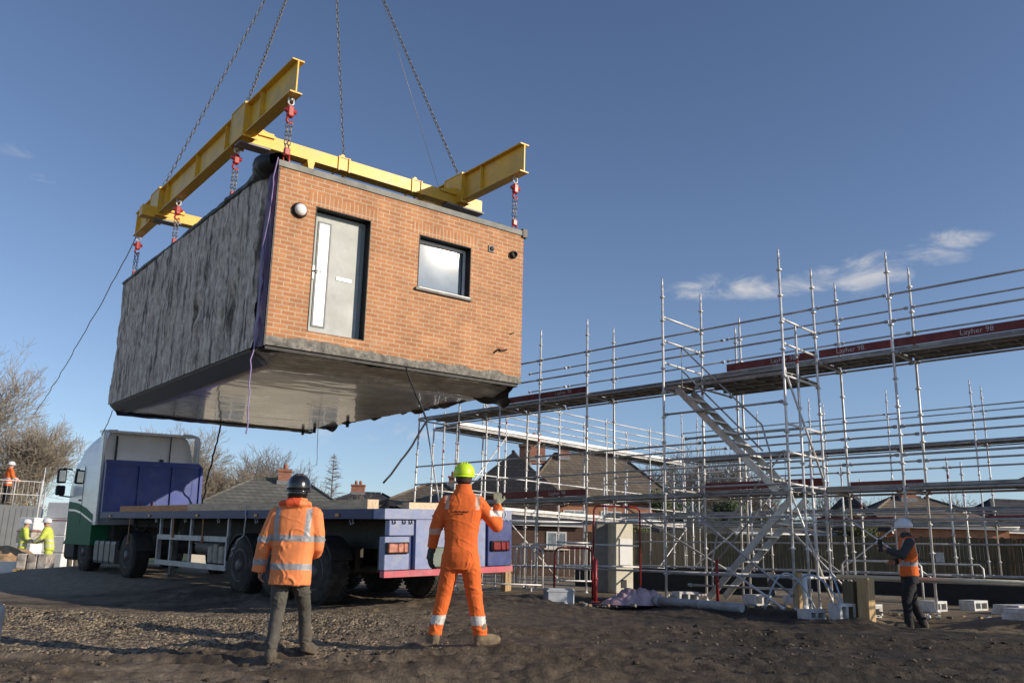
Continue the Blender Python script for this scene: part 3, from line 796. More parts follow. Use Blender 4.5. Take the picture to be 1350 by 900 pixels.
def scrap(u, v):
    return (HW - .28 + .3 * v + .04 * float(fbm(u * 5, v * 5, 2, 3)), 2.0 + .5 * u + .1 * v, -.22 - .03 * float(fbm(u * 4, v * 4, 2, 9)) + .1 * v)
MB().grid(scrap, 10, 8).build('torn_foil_scrap', mat('bright foil scrap', (.6, .64, .7), .35, var=.3, bump=.8), house)
mb = MB()
for y in (6.1, 7.9, 8.6):
    mb.box((HW - .42, y, -.33), (HW - .37, y + .07, -.1))
mb.build('hanging_strap_end', M['rope_dark'], house)
# black strip standing in for the dark gap under the plinth
MB().box((.02, .03, -.045), (HW - .05, .3, .015)).build('plinth_gap', M['black'], house)
# door
x0, z0, x1, z1 = DOOR
fr = MB()
fw_ = .055
xa, xb, za, zb = x0 + .014, x1 - .014, z0 + .014, z1 - .03
fr.box((xa, .035, za), (xa + fw_, .11, zb)); fr.box((xb - fw_, .035, za), (xb, .11, zb)); fr.box((xa + fw_, .035, zb - fw_), (xb - fw_, .11, zb)); fr.box((xa + fw_, .04, za), (xb - fw_, .11, za + .035))
door = MB().box((xa + fw_ + .004, .052, za + .038), (xb - fw_ - .004, .10, zb - fw_ - .004)).build('door', M['door_grey'], house)
fr.build('door_frame', M['frame_grey'], door)
gx0, gx1, gz0, gz1 = x0 + .165, x0 + .345, z0 + .16, z1 - .20
MB().box((gx0, .044, gz0), (gx1, .051, gz1)).build('glazing', M['painted_sheen'], door)
mb = MB()
for a, b in (((gx0 - .03, gz0 - .03), (gx0, gz1 + .03)), ((gx1, gz0 - .03), (gx1 + .03, gz1 + .03)), ((gx0, gz1), (gx1, gz1 + .03)), ((gx0, gz0 - .03), (gx1, gz0))):
    mb.box((a[0], .040, a[1]), (b[0], .0515, b[1]))
mb.build('glazing_bead', mat('slate bead', (.12, .14, .145), .5), door)
MB().bbox((x0 + .52, .040, z0 + .98), (x0 + .80, .0515, z0 + 1.04), .006).build('letterbox', mat('bright letterbox', (.75, .75, .73), .3, metal=.3), door)
mb = MB(); mb.box((x0 + .085, .02, z0 + .92), (x0 + .115, .051, z0 + 1.14)); mb.tube((x0 + .10, .045, z0 + 1.05), (x0 + .10, -.01, z0 + 1.05), .011); mb.tube((x0 + .10, -.01, z0 + 1.05), (x0 + .22, -.01, z0 + 1.05), .011)
mb.build('handle', mat('handle steel', (.3, .3, .3), .35, metal=.7), door)
MB().box((x0 + .016, .012, z0 + .003), (x1 - .016, .035, z0 + .035)).build('threshold', M['lead'], door)
# window
x0, z0, x1, z1 = WIN
xa, xb, za, zb = x0 + .014, x1 - .014, z0 + .055, z1 - .03
win = MB()
for y, k in ((.05, .05), (.042, 0)):
    pass
f1 = .05
win.box((xa, .045, za), (xa + f1, .11, zb)); win.box((xb - f1, .045, za), (xb, .11, zb)); win.box((xa + f1, .045, zb - f1), (xb - f1, .11, zb)); win.box((xa + f1, .045, za), (xb - f1, .11, za + f1))
wn = win.build('window', M['white_pvc'], house)
mb = MB(); i = .068
for a, b in (((xa + f1, za + f1), (xa + i, zb - f1)), ((xb - i, za + f1), (xb - f1, zb - f1)), ((xa + i, zb - i), (xb - i, zb - f1)), ((xa + i, za + f1), (xb - i, za + i))):
    mb.box((a[0], .062, a[1]), (b[0], .10, b[1]))
mb.build('glazing_gasket', M['black'], wn)
MB().box((xa + i, .075, za + i), (xb - i, .085, zb - i)).build('glass', M['glass'], wn)
MB().box((xb - .215, .0725, zb - .36), (xb - .135, .0745, zb - .19)).build('sticker', M['white_pvc'], wn)
MB().box((x0 - .05, -.16, z0 - .012), (x1 + .03, .05, z0 + .03)).build('sill', mat('dark sill', (.05, .05, .055), .5), wn)
MB().box((x0 + .015, -.156, z0 + .0315), (x1 - .015, .046, z0 + .045)).build('sill_trim', M['white_pvc'], wn)
door.location = (0, .13, 0); wn.location = (0, .11, 0)
# round bulkhead lamp and vents
lp = MB().lathe([(.02, -.001), (.125, -.001), (.13, -.02), (.12, -.045), (.10, -.05), (.02, -.05)], (.38, 0, 2.27), 'y').build('wall_lamp', M['black'], house)
MB().lathe([(.10, -.045), (.098, -.075), (.08, -.10), (.05, -.115), (.005, -.12)], (.38, 0, 2.27), 'y').build('lamp_shade', M['opal'], lp)
v = MB().box((4.16, -.02, 2.43), (4.28, -.001, 2.56)).build('vent_plate', M['capping'], house)
MB().lathe([(.043, -.021), (.043, -.03), (.004, -.03)], (4.225, 0, 2.495), 'y').build('vent_hole', M['black'], v)
MB().lathe([(.05, -.002), (.075, -.004), (.075, -.05), (.055, -.09), (.05, -.05), (.004, -.04)], (4.74, 0, 2.49), 'y').build('flue', M['black'], house)
mb = MB(); mb.tube((HW, .1, 2.6), (HW + .07, .09, 2.6), .02); mb.tube((HW, .1, 2.42), (HW + .06, .09, 2.42), .025)
mb.build('pipe_stub', M['black'], house)
mb = MB(); mb.path([(4.35, -.015, .52), (4.45, -.02, .60), (4.52, -.03, .58), (4.64, -.02, .62)], .016, 5); mb.tube((4.50, .0, .585), (4.50, -.04, .585), .022)
mb.build('cable_tail', M['black'], house)
MB().path([(4.72, -.012, .93), (4.80, -.02, .97)], .011, 5).build('cable_tail', M['black'], house)

# ------------------------------------------------------------------ lifting frame
FZ = 4.18
frame = thing('lifting_rig', 'yellow steel lifting frame of two long beams joined by spreader tubes above the house module', 'lifting frame', matrix=HM)
BX = {0: .10, 1: 4.86}
bh = .60
for k, x in BX.items():
    bm_ = MB().ibeam((x, -.16, FZ + bh / 2), (x, 9.10, FZ + bh / 2), .21, bh, .024).build('main_beam', M['yellow'], frame)
    for y in (1.2, 2.9, 4.6, 6.6, 8.1, 9.0):
        for sgn in (-1, 1):
            mb = MB(); mb.box((x + sgn * .014 - (.0 if sgn > 0 else .075), y - .007, FZ + .026), (x + sgn * .014 + (.075 if sgn > 0 else 0), y + .007, FZ + bh - .026))
            mb.build('stiffener', M['yellow'], bm_)
    # boxed-in saddle where the spreader passes
    for y in (2.15, 7.35):
        s = 1 if k == 0 else -1
        mb = MB()
        mb.prism([(x - .14, FZ + bh + .022), (x + .14, FZ + bh + .022), (x + .14, FZ - .05), (x - .14, FZ - .05)], y - .34, y - .31)
        mb.prism([(x - .14, FZ + bh + .022), (x + .14, FZ + bh + .022), (x + .14, FZ - .05), (x - .14, FZ - .05)], y + .31, y + .34)
        mb.box((x - .141, y - .309, FZ + bh + .003), (x + .141, y + .309, FZ + bh + .024)); mb.box((x - .131, y - .309, FZ - .03), (x - .115, y + .309, FZ + bh)); mb.box((x + .115, y - .309, FZ - .03), (x + .131, y + .309, FZ + bh))
        # gusset towards the tube
        mb.prism([(x + s * .142, FZ + .30), (x + s * .55, FZ + .19), (x + s * .55, FZ + .15), (x + s * .142, FZ + .14)], y - .17, y - .155)
        mb.prism([(x + s * .142, FZ + .30), (x + s * .55, FZ + .19), (x + s * .55, FZ + .15), (x + s * .142, FZ + .14)], y + .155, y + .17)
        mb.build('saddle', M['yellow'], bm_)
        mb = MB(); mb.tube((x, y - .05, FZ + bh + .07), (x, y + .05, FZ + bh + .07), .055); mb.box((x - .02, y - .10, FZ + bh + .02), (x + .02, y + .10, FZ + bh + .09))
        mb.build('lifting_lug', M['galv'], bm_)
        # dark underslung plate
        MB().box((x - .10 if k == 0 else x - .34, y - .14, FZ - .085), (x + .48 if k == 0 else x + .62, y + .14, FZ - .052)).build('bearing_plate', M['lead'], bm_)
for y in (2.15, 7.35):
    sp_ = MB().box((-.30 if y > 5 else .02, y - .13, FZ - .045), (HW + .42, y + .13, FZ + .20)).build('spreader_tube', M['yellow'], frame)
    for x in (1.95, 3.62):
        mb = MB()
        mb.box((x, y - .155, FZ - .07), (x + .03, y + .155, FZ + .225)); mb.box((x + .22, y - .155, FZ - .07), (x + .25, y + .155, FZ + .225))
        mb.box((x + .031, y - .142, FZ + .206), (x + .219, y + .142, FZ + .224)); mb.tube((x + .125, y - .06, FZ + .27), (x + .125, y + .06, FZ + .27), .045)
        mb.build('collar', M['yellow'], sp_)
    mb = MB(); mb.prism([(1.30, FZ - .047), (1.46, FZ - .047), (1.42, FZ - .27), (1.34, FZ - .24)], y - .16, y - .145); mb.prism([(1.30, FZ - .047), (1.46, FZ - .047), (1.42, FZ - .27), (1.34, FZ - .24)], y + .145, y + .16)
    mb.box((1.32, y - .144, FZ - .10), (1.45, y + .144, FZ - .06))
    mb.build('tube_bracket', M['yellow'], sp_)
    mb = MB(); mb.box((.35, y - .15, FZ + .202), (.62, y + .15, FZ + .24)); mb.prism([(.18, FZ + .38), (.30, FZ + .42), (.34, FZ + .36), (.34, FZ + .20), (.18, FZ + .20)], y - .149, y - .131)
    mb.build('tube_gusset', M['yellow'], sp_)

# chains ------------------------------------------------------------
def chain_mesh(mb, p0, p1, pitch, wire, width):
    p0 = Vector(p0); p1 = Vector(p1); d = p1 - p0; n = max(2, int(d.length / pitch)); d.normalize()
    a = d.orthogonal().normalized(); b = d.cross(a)
    st = (p1 - p0).length / n
    for i in range(n):
        c = p0 + d * st * (i + .5); s = a if i % 2 else b
        hl = st * .5 + wire
        pts = []
        for t in range(8):
            an = 2 * math.pi * t / 8
            pts.append(c + d * (math.copysign(min(1, abs(math.cos(an)) * 1.25), math.cos(an)) * hl) + s * (math.sin(an) * width))
        rs = []
        for t in range(8):
            tg = (pts[(t + 1) % 8] - pts[t - 1]).normalized(); o_ = tg.cross(d.cross(s)).normalized(); q = d.cross(s)
            rs.append([tuple(pts[t] + wire * (math.cos(e) * o_ + math.sin(e) * q)) for e in (0, 2.09, 4.19)])
        vs = [p for r_ in rs for p in r_]
        fs = [(k * 3 + j, k * 3 + (j + 1) % 3, ((k + 1) % 8) * 3 + (j + 1) % 3, ((k + 1) % 8) * 3 + j) for k in range(8) for j in range(3)]
        mb.add(vs, fs, True)
HOOK = HM @ Vector((2.45, 4.6, 12.75))
ring = MB().lathe([(.14, -.03), (.17, -.03), (.17, .03), (.14, .03)], (0, 0, 0), 'y')
CH = [((.10, 2.15, FZ + bh + .09), 'crane chain running up from the front of the left yellow beam'), ((.10, 7.35, FZ + bh + .09), 'leftmost crane chain running up from the rear of the left yellow beam'),
      ((4.86, 2.15, FZ + bh + .09), 'crane chain slanting up from the front of the right yellow beam'), ((4.86, 7.35, FZ + bh + .09), 'nearly upright crane chain passing behind the front spreader tube')]
for p, lab in CH:
    pw = HM @ Vector(p)
    mb = MB(); chain_mesh(mb, pw, HOOK, .115, .0115, .031)
    tag(mb.build('lifting_chain', M['chain']), lab, 'chain', 'chains up to the crane')
mb = MB(); mb.tube(HM @ Vector((4.86, 2.9, FZ + bh)), HOOK + Vector((.35, 0, 0)), .007, n=4)
tag(mb.build('steel_wire', M['chain']), 'thin single wire running up beside the right hand crane chain', 'wire')
# slings between frame and module
SL = [((.10, .02), 'front left module corner above the purple strip'), ((.10, 2.42), 'second hanging point from the front of the left beam'),
      ((.10, 5.85), 'left beam just ahead of its rear spreader'), ((.10, 8.95), 'rear end of the left yellow beam'), ((4.86, .12), 'front right module corner under the right beam tip')]
SL += [((4.86, 3.0), None), ((4.86, 6.0), None), ((4.86, 8.9), None)]
for (x, y), lab in SL:
    if lab is None: continue
    s = thing('chain_sling', 'red fitted chain sling at the ' + lab, 'chain sling', group='chain slings under the lifting frame', matrix=HM @ Matrix.Translation((x, y, 3.02)))
    top = FZ - 3.02
    mb = MB(); mb.tube((0, -.05, top - .05), (0, .05, top - .05), .02, n=6)
    mb.path([(-.04, 0, top + .01), (-.045, 0, top - .12), (0, 0, top - .16), (.045, 0, top - .12), (.04, 0, top + .01)], .014, 6)
    mb.build('top_shackle', M['galv'], s)
    mb = MB(); mb.bbox((-.055, -.05, top - .36), (.055, .05, top - .17), .02); mb.tube((-.10, 0, top - .25), (.10, 0, top - .25), .038, n=8)
    mb.path([(-.03, 0, top - .36), (-.05, 0, top - .43), (0, 0, top - .48), (.05, 0, top - .43)], .022, 6)
    mb.build('hook_block', M['red_steel'], s)
    mb = MB(); chain_mesh(mb, (-.03, 0, top - .47), (-.035, 0, .24), .07, .009, .024); chain_mesh(mb, (.035, 0, top - .44), (.03, .02, .24), .07, .009, .024)
    mb.build('chain', M['chain'], s)
    mb = MB(); mb.bbox((-.05, -.035, .13), (.05, .035, .25), .012); mb.path([(-.045, 0, .14), (-.05, 0, .03), (0, 0, -.02), (.05, 0, .03), (.045, 0, .14)], .016, 6)
    mb.build('lower_shackle', M['red_steel'], s)

TM_early = Matrix.Identity(4)
_f = Vector((-.6773, .7357, .015)); _b = Vector((.7357, .6773, .045)); _u = Vector((0, 0, 1)) - .015 * _f - .045 * _b
for _i, _v in enumerate((_b.normalized(), _f.normalized(), _u.normalized())):
    for _k in range(3): TM_early[_k][_i] = _v[_k]
TM_early.translation = (-1.766, 12.597, 1.638)
# ropes and straps ---------------------------------------------------
def rope(name, pts, r, m, lab, cat='rope', group=None, n=5):
    mb = MB(); mb.path(pts, r, n)
    return tag(mb.build(name, m), lab, cat, group)
def wob(p0, p1, n, amp, seed, sag=0.0):
    p0 = Vector(p0); p1 = Vector(p1)
    return [p0.lerp(p1, i / n) + Vector((amp * float(vnoise(i * .7, 1.3, seed)), amp * float(vnoise(i * .7, 7.3, seed + 1)), -sag * 4 * (i / n) * (1 - i / n))) for i in range(n + 1)]
hp = lambda *p: HM @ Vector(p)
rope('hanging_rope', wob(hp(-.07, -.03, 3.05), hp(-.09, .14, 1.5), 14, .05, 3) + wob(hp(-.09, .14, 1.4), hp(-.10, .18, -1.35), 22, .07, 8), .011, mat('lilac rope', (.33, .25, .48), .7), 'lilac rope hanging down the purple front left corner of the module and below it')
rope('hanging_rope', wob(hp(2.64, 9.2, -.1), TM_early @ Vector((2.46, 12.0, .25)), 24, .06, 15), .022, M['rope_dark'], 'black strap hanging from the underside of the module to the trailer edge')
rope('hanging_rope', wob(hp(2.49, -.02, -.02), hp(2.88, -.15, -.91), 8, .03, 22) + wob(hp(2.86, -.15, -.93), hp(2.10, -.15, -1.97), 12, .03, 23, .05), .018, M['rope_dark'], 'black cable hanging from the front edge of the module towards the yellow helmeted man')
rope('hanging_rope', wob(hp(.1, 9.12, 4.2), (-16.8, 30.0, 5.45), 40, .05, 30, .25), .012, M['chain'], 'thin tag line slanting down left from the rear corner of the module')
rope('hanging_rope', wob(hp(4.7, 7.95, -.2), hp(4.72, 7.9, -1.15), 12, .02, 31), .007, M['rope_dark'], 'thin dark line hanging from the rear right corner under the module')
rope('hanging_rope', wob(hp(.05, 9.15, -.1), hp(-.1, 9.2, -.7), 8, .08, 33), .009, M['rope_dark'], 'loose string dangling from the rear left lower corner above the cab')

# ------------------------------------------------------------------ flatbed trailer and tractor
_y, _rx, _ry = .744, .015, .045
tf = Vector((-math.sin(_y), math.cos(_y), _rx)); tb_ = Vector((math.cos(_y), math.sin(_y), _ry)); tz = Vector((0, 0, 1)) - _rx * tf - _ry * tb_
TM = Matrix.Identity(4)
for i, v in enumerate((tb_.normalized(), tf.normalized(), tz.normalized())):
    for k in range(3): TM[k][i] = v[k]
TM.translation = (-1.766, 12.597, 1.638)
GL = -1.464        # ground in lorry space
tr = thing('flatbed_trailer', 'blue flatbed trailer with muddy wheels and a blue headboard under the hanging module', 'trailer', matrix=TM)
mb = MB(); mb.box((0.02, .05, -.035), (2.48, 12.2, 0)); mb.build('deck', mat('worn deck boards', (.16, .12, .085), .85, var=.5, stretch=(5, .5, 5)), tr)
mb = MB(); mb.box((-.01, .30, -.135), (.02, 12.2, .012)); mb.box((2.48, .30, -.135), (2.51, 12.2, .012)); mb.box((.02, .3, -.135), (.14, 12.2, -.115)); mb.box((2.36, .3, -.135), (2.48, 12.2, -.115))
mb.build('side_rave', M['blue_shaded'], tr)
mb = MB()
for x in (.78, 1.72):
    mb.ibeam((x, .3, -.38), (x, 9.2, -.38), .14, .44, .02); mb.ibeam((x, 9.2, -.24), (x, 12.1, -.24), .14, .2, .02)
for y in np.arange(.8, 12, 1.1): mb.box((.14, y, -.16), (2.36, y + .08, -.04))
mb.build('chassis_beam', M['chassis'], tr)
# rear end
mb = MB()
mb.box((0, 0, -.135), (2.5, .30, .012)); mb.box((.58, .02, -.86), (.92, .10, -.135)); mb.box((1.62, .02, -.86), (1.95, .10, -.135)); mb.box((.92, .03, -.55), (1.62, .09, -.135))
mb.build('rear_beam', M['blue_dusty'], tr)
for x0, x1, mm, lm in ((0.0, .58, 'blue_dusty', 'lamp_red'), (1.95, 2.5, 'blue_dark', 'lamp_red_dark')):
    p = MB()
    if x0 == 0:
        p.bbox((.075, -.012, -.37), (.52, .10, -.155), .008); p.bbox((.0, -.02, -.855), (.44, .12, -.385), .008)
    else:
        p.bbox((1.98, -.012, -.855), (2.5, .10, -.155), .008)
    pn = p.build('rear_panel', M[mm], tr)
    xa = .03 if x0 == 0 else 2.04
    MB().bbox((xa - .02, -.055, -.625), (xa + .385, -.021 if x0 == 0 else -.013, -.465), .02).build('lamp_housing', M['black'], pn)
    mb = MB()
    for i, w_ in enumerate((.16, .10, .07)):
        xx = xa + .01 + (0, .165, .27)[i]
        mb.bbox((xx, -.072, -.608), (xx + w_, -.056, -.482), .012)
    mb.build('tail_light', M[lm], pn)
mb = MB(); mb.box((.52, .09, -.86), (.60, .13, -.16)); mb.build('rear_recess', M['blue_dark'], tr)
MB().box((.92, .035, -.83), (1.62, .06, -.56)).build('number_board', mat('dirty green board', (.16, .2, .17), .6), tr)
mb = MB(); mb.box((0.0, -.03, -.955), (2.5, .08, -.865)); mb.build('marker_strip', M['marker'], tr)
text_mesh('lettering', 'UY 4013', .105, M['letter'], Matrix.Translation((2.2, -.014, -.06)) @ Matrix.Rotation(R(90), 4, 'X'), tr).scale = (1.0, 1.25, 1)
mb = MB()
for x in (.12, .30, .42): mb.path([(x, -.01, -.15), (x + .01, -.03, -.20), (x + .05, -.03, -.20), (x + .05, -.01, -.15)], .008, 5)
mb.build('rope_hook', M['black'], tr)
# markers, rope rings and straps along the near edge
for y in (1.2, 3.9, 6.4, 8.9, 11.4):
    MB().bbox((-.03, y, -.105), (-.011, y + .11, -.055), .006).build('side_marker', mat('amber lens', (.55, .22, .03), .3), tr)
for y in np.arange(.9, 12.0, 1.55):
    mb = MB(); mb.path([(.03, y, -.136), (.03, y - .04, -.20), (.03, y + .04, -.22), (.03, y + .08, -.136)], .010, 5); mb.build('rope_ring', M['galv_dull'], tr)
for (y, L_) in ((6.2, .38), (7.65, .30), (10.2, .5), (2.7, .3)):
    mb = MB(); mb.box((.012, y, -.136 - L_), (.02, y + .055, -.136)); mb.bbox((.005, y - .01, -.136 - L_ - .09), (.06, y + .065, -.136 - L_), .01); mb.build('ratchet_strap', mat('dirty orange strap', (.32, .14, .05), .8, var=.4), tr)
mb = MB(); mb.path([(.3, 9.6, -.2), (.28, 10.0, -.42), (.32, 10.6, -.38), (.5, 11.2, -.2)], .018, 6); mb.path([(.24, 8.2, -.25), (.22, 8.6, -.5), (.3, 9.3, -.3)], .014, 6); mb.build('air_hose', M['rope_dark'], tr)
# headboard
mb = MB()
poly = [(0.0, -.10), (2.5, -.10), (2.5, 1.15), (2.46, 1.24), (2.38, 1.30), (0.0, 1.30)]
mb.prism(poly, 12.20, 12.235)
for x in (.0, .82, 1.66, 2.42): mb.box((x, 12.15, -.09), (x + .07, 12.199, 1.2))
mb.box((.07, 12.165, 1.17), (2.36, 12.199, 1.235))
mb.build('headboard', M['blue'], tr)
# wheels
def wheel(name, parent, x, y, z, r, wd, outer):
    s = -1 if outer == 'left' else 1
    t = MB().lathe([(r * .58, -wd / 2), (r * .90, -wd / 2 - .005), (r * .97, -wd * .42), (r, -wd * .3), (r, wd * .3), (r * .97, wd * .42), (r * .90, wd / 2 + .005), (r * .58, wd / 2)], (x, y, z), 'x', 36)
    for k in range(40):   # tread lugs
        a = 2 * math.pi * k / 40
        Mt = Matrix.Translation((x, y, z)) @ Matrix.Rotation(a, 4, 'X')
        for q in (-.36, -.12, .12, .36): t.cbox((q * wd, 0, r + .002), (wd * .18, r * .09, .016), Mt)
    wl = t.build(name, M['tyre'], parent)
    fx = x + s * wd * .5
    rm = MB().lathe([(r * .6, fx - s * .02), (r * .57, fx + s * .012), (r * .5, fx - s * .02), (r * .42, fx - s * .09), (r * .25, fx - s * .07), (r * .22, fx + s * .02), (r * .12, fx + s * .04), (.01, fx + s * .04)], (0, y, z), 'x', 28)
    for k in range(10):
        a = 2 * math.pi * k / 10
        rm.tube((fx - s * .085, y + r * .34 * math.cos(a), z + r * .34 * math.sin(a)), (fx - s * .05, y + r * .34 * math.cos(a), z + r * .34 * math.sin(a)), .016, n=6)
    rm.build('rim', M['rim'], wl)
    return wl
for y in (1.98, 3.29, 4.60):
    wheel('wheel', tr, .22, y, GL + .50, .50, .36, 'left'); wheel('wheel', tr, 2.28, y, GL + .50, .50, .36, 'right')
    mb = MB(); mb.tube((.3, y, GL + .5), (2.2, y, GL + .5), .07, n=10); mb.box((.74, y - .1, GL + .5), (.84, y + .1, -.6)); mb.box((1.66, y - .1, GL + .5), (1.76, y + .1, -.6))
    mb.build('axle', M['chassis'], tr)
    for x in (.03, 2.08):
        prof = [(math.cos(R(t)) * .57, math.sin(R(t)) * .57) for t in range(8, 173, 15)]
        mb = MB()
        for i in range(len(prof) - 1):
            (y0_, z0_), (y1_, z1_) = prof[i], prof[i + 1]
            mb.add([(x, y + y0_, GL + .5 + z0_), (x + .40, y + y0_, GL + .5 + z0_), (x + .40, y + y1_, GL + .5 + z1_), (x, y + y1_, GL + .5 + z1_), (x, y + y0_ * .97, GL + .485 + z0_ * .97), (x + .40, y + y0_ * .97, GL + .485 + z0_ * .97), (x + .40, y + y1_ * .97, GL + .485 + z1_ * .97), (x, y + y1_ * .97, GL + .485 + z1_ * .97)], [(0, 1, 2, 3), (7, 6, 5, 4), (0, 4, 5, 1), (3, 2, 6, 7), (0, 3, 7, 4), (1, 5, 6, 2)])
        mb.build('mudguard', M['chassis'], tr)
mb = MB()   # spray flap and toolbox seen through under the bed
mb.box((.35, .62, -.92), (.72, .66, -.45)); mb.box((1.8, .62, -.92), (2.3, .66, -.45)); mb.build('mud_flap', M['chassis'], tr)
mb = MB(); mb.tube((.55, 5.9, -.72), (.55, 7.4, -.72), .16, n=14); mb.tube((1.9, 5.9, -.72), (1.9, 7.4, -.72), .16, n=14); mb.build('air_tank', M['tank'], tr)
mb = MB(); mb.bbox((1.5, .9, -.80), (2.25, 1.35, -.30), .02); mb.build('toolbox', M['chassis'], tr)
mb = MB()
for z in (-.50, -1.02): mb.box((.03, 5.15, z - .07), (.07, 8.55, z + .03))
for y in (5.2, 6.9, 7.9, 8.5): mb.box((.071, y, -1.08), (.12, y + .06, -.14))
for y in (5.15, 8.50): mb.box((.03, y, -1.02 + .031), (.07, y + .05, -.571))
mb.build('side_guard', M['galv_dull'], tr)
mb = MB()
for z in (-.50, -1.02): mb.box((2.43, 5.15, z - .07), (2.47, 8.55, z + .03))
mb.build('side_guard', M['galv_dull'], tr)
for x in (.55, 1.95):
    mb = MB(); mb.box((x - .07, 8.85, -1.02), (x + .07, 8.99, -.13)); mb.box((x - .05, 8.87, GL + .12), (x + .05, 8.97, -1.02)); mb.bbox((x - .13, 8.78, GL + .06), (x + .13, 9.06, GL + .12), .015)
    mb.build('landing_leg', M['tank'], tr)
mb = MB()
for k in range(4): mb.bbox((.12, 5.25 + .24 * k, -.98), (.34, 5.45 + .24 * k, -.62 - .04 * (k % 2)), .02)
mb.build('strap_ratchet', mat('packed pale blocks', (.4, .36, .3), .8, var=.5), tr)

# tractor
tc_ = thing('truck_tractor', 'white and green lorry cab coupled to the blue flatbed trailer', 'lorry cab', matrix=TM @ Matrix.Translation((0, 12.7, 0)))
CY = 12.7
def loftcab(secs, mats=None):
    """secs: list of (z, y_front, y_rear, half_width)"""
    mb = MB(); rs = []
    for z, yf, yr, hw in secs:
        c = 1.22; k = .12
        rs.append([(c - hw, yr, z), (c + hw, yr, z), (c + hw, yf - .30, z), (c + hw - .10, yf - .08, z), (c + hw - .3, yf, z), (c - hw + .3, yf, z), (c - hw + .10, yf - .08, z), (c - hw, yf - .30, z)])
    mb.rings(rs)
    return mb
low = loftcab([(-.80, 2.36, .05, 1.24), (-.30, 2.36, 0.05, 1.245)]).build('lower_body', M['truck_green'], tc_)
loftcab([(-1.20, 2.33, 1.28, 1.19), (-1.12, 2.37, 1.27, 1.235), (-.801, 2.37, 1.27, 1.238)]).build('bumper', M['chassis'], tc_)
cabb = loftcab([(-.298, 2.36, 0, 1.245), (.15, 2.36, 0, 1.245), (.60, 2.34, 0, 1.245), (1.18, 2.12, 0, 1.225), (1.30, 2.05, .02, 1.21)]).build('cab_body', M['truck_white'], tc_)
roof = loftcab([(1.301, 2.02, .04, 1.19), (1.55, 1.82, .04, 1.16), (1.80, 1.45, .06, 1.10), (1.98, 1.0, .10, 1.02), (2.03, .75, .14, .95)]).build('roof_fairing', M['truck_white'], tc_)
# rear frame lip and side deflectors
for x in (-.025, 2.415):
    mb = MB(); mb.prism([(x, -.30), (x + .05, -.30), (x + .05, 2.02), (x, 2.02)], -.22, -.0)
    mb.build('side_deflector', M['truck_white'], tc_)
mb = MB(); mb.box((.0, -.12, 2.02), (2.44, .2, 2.075)); mb.path([(2.43, -.3, 1.0), (2.44, -.31, 1.85), (2.40, -.3, 2.0), (2.25, -.25, 2.06), (2.0, -.2, 2.07)], .028, 6); mb.path([(.0, -.3, .9), (.0, -.31, 1.9), (.06, -.3, 2.05), (.3, -.2, 2.07)], .022, 6)
mb.build('rear_trim', M['truck_white'], tc_)
mb = MB(); mb.box((.35, -.012, 1.2), (.40, -.001, 1.95)); mb.box((1.75, -.012, 1.0), (1.78, -.001, 2.0)); mb.bbox((1.50, -.05, 1.28), (1.60, -.001, 1.40), .01)
mb.build('rear_fitting', M['chassis'], tc_)
mb = MB(); mb.prism([(-.006, .0), (-.002, .0), (-.002, .0), (-.006, .0)], 0, .01)
# door window, door lines, swoosh
mb = MB(); mb.add([(-.031, 1.02, .72), (-.031, 1.86, .72), (-.021, 1.72, 1.17), (-.021, 1.02, 1.17), (-.018, 1.02, .72), (-.018, 1.86, .72), (-.010, 1.72, 1.17), (-.010, 1.02, 1.17)], [(0, 1, 2, 3), (7, 6, 5, 4), (0, 4, 5, 1), (1, 5, 6, 2), (2, 6, 7, 3), (3, 7, 4, 0)])
fix_normals(mb.build('side_window', M['dark_glass'], tc_))
mb = MB()
pts = [(-.031, .02, -.25), (-.031, .5, -.14), (-.031, 1.0, -.02), (-.031, 1.5, .04), (-.031, 2.0, .05)]
mb.add([p for p in pts] + [(p[0], p[1], p[2] + .05) for p in pts], [(i, i + 1, i + 6, i + 5) for i in range(4)])
mb.build('swoosh', M['truck_white'], tc_)
mb = MB(); vs = [(-.029, .0, -.30), (-.029, 2.04, -.30), (-.029, 2.04, .30), (-.029, 1.2, .24), (-.029, .5, .10), (-.029, 0, -.05)]
mb.add(vs + [(p[0] + .004, p[1], p[2]) for p in vs], [(0, 5, 4, 3, 2, 1), (6, 7, 8, 9, 10, 11)]); fix_normals(mb.build('green_door_panel', M['truck_green'], tc_))
mb = MB(); mb.box((-.033, .96, -.28), (-.0265, .975, 1.2)); mb.box((-.045, 1.05, .30), (-.03, 1.22, .34)); mb.build('door_handle', M['chassis'], tc_)
mb = MB(); mb.add([(.10, 2.368, .55), (2.34, 2.368, .55), (2.25, 2.14, 1.2), (.19, 2.14, 1.2)], [(0, 1, 2, 3)]); mb.build('windscreen', M['dark_glass'], tc_)
# mirrors
mb = MB(); mb.path([(0, 2.1, 1.15), (-.22, 2.15, 1.18), (-.26, 2.15, 1.0)], .02, 6); mb.path([(0, 2.1, .42), (-.25, 2.15, .45), (-.26, 2.15, .6)], .02, 6)
mb.bbox((-.36, 2.08, .78), (-.14, 2.22, 1.16), .03); mb.bbox((-.36, 2.08, .46), (-.14, 2.22, .72), .03)
mir = mb.build('mirror', M['black'], tc_)
mb = MB(); mb.bbox((-.33, 2.068, .82), (-.17, 2.082, 1.12), .005); mb.build('mirror_glass', mat('mirror glass', (.7, .72, .75), .08, metal=.9), mir)
mb = MB(); mb.path([(2.44, 2.1, 1.15), (2.66, 2.15, 1.18), (2.70, 2.15, 1.0)], .02, 6); mb.bbox((2.58, 2.08, .5), (2.8, 2.22, 1.16), .03); mb.build('mirror', M['black'], tc_)
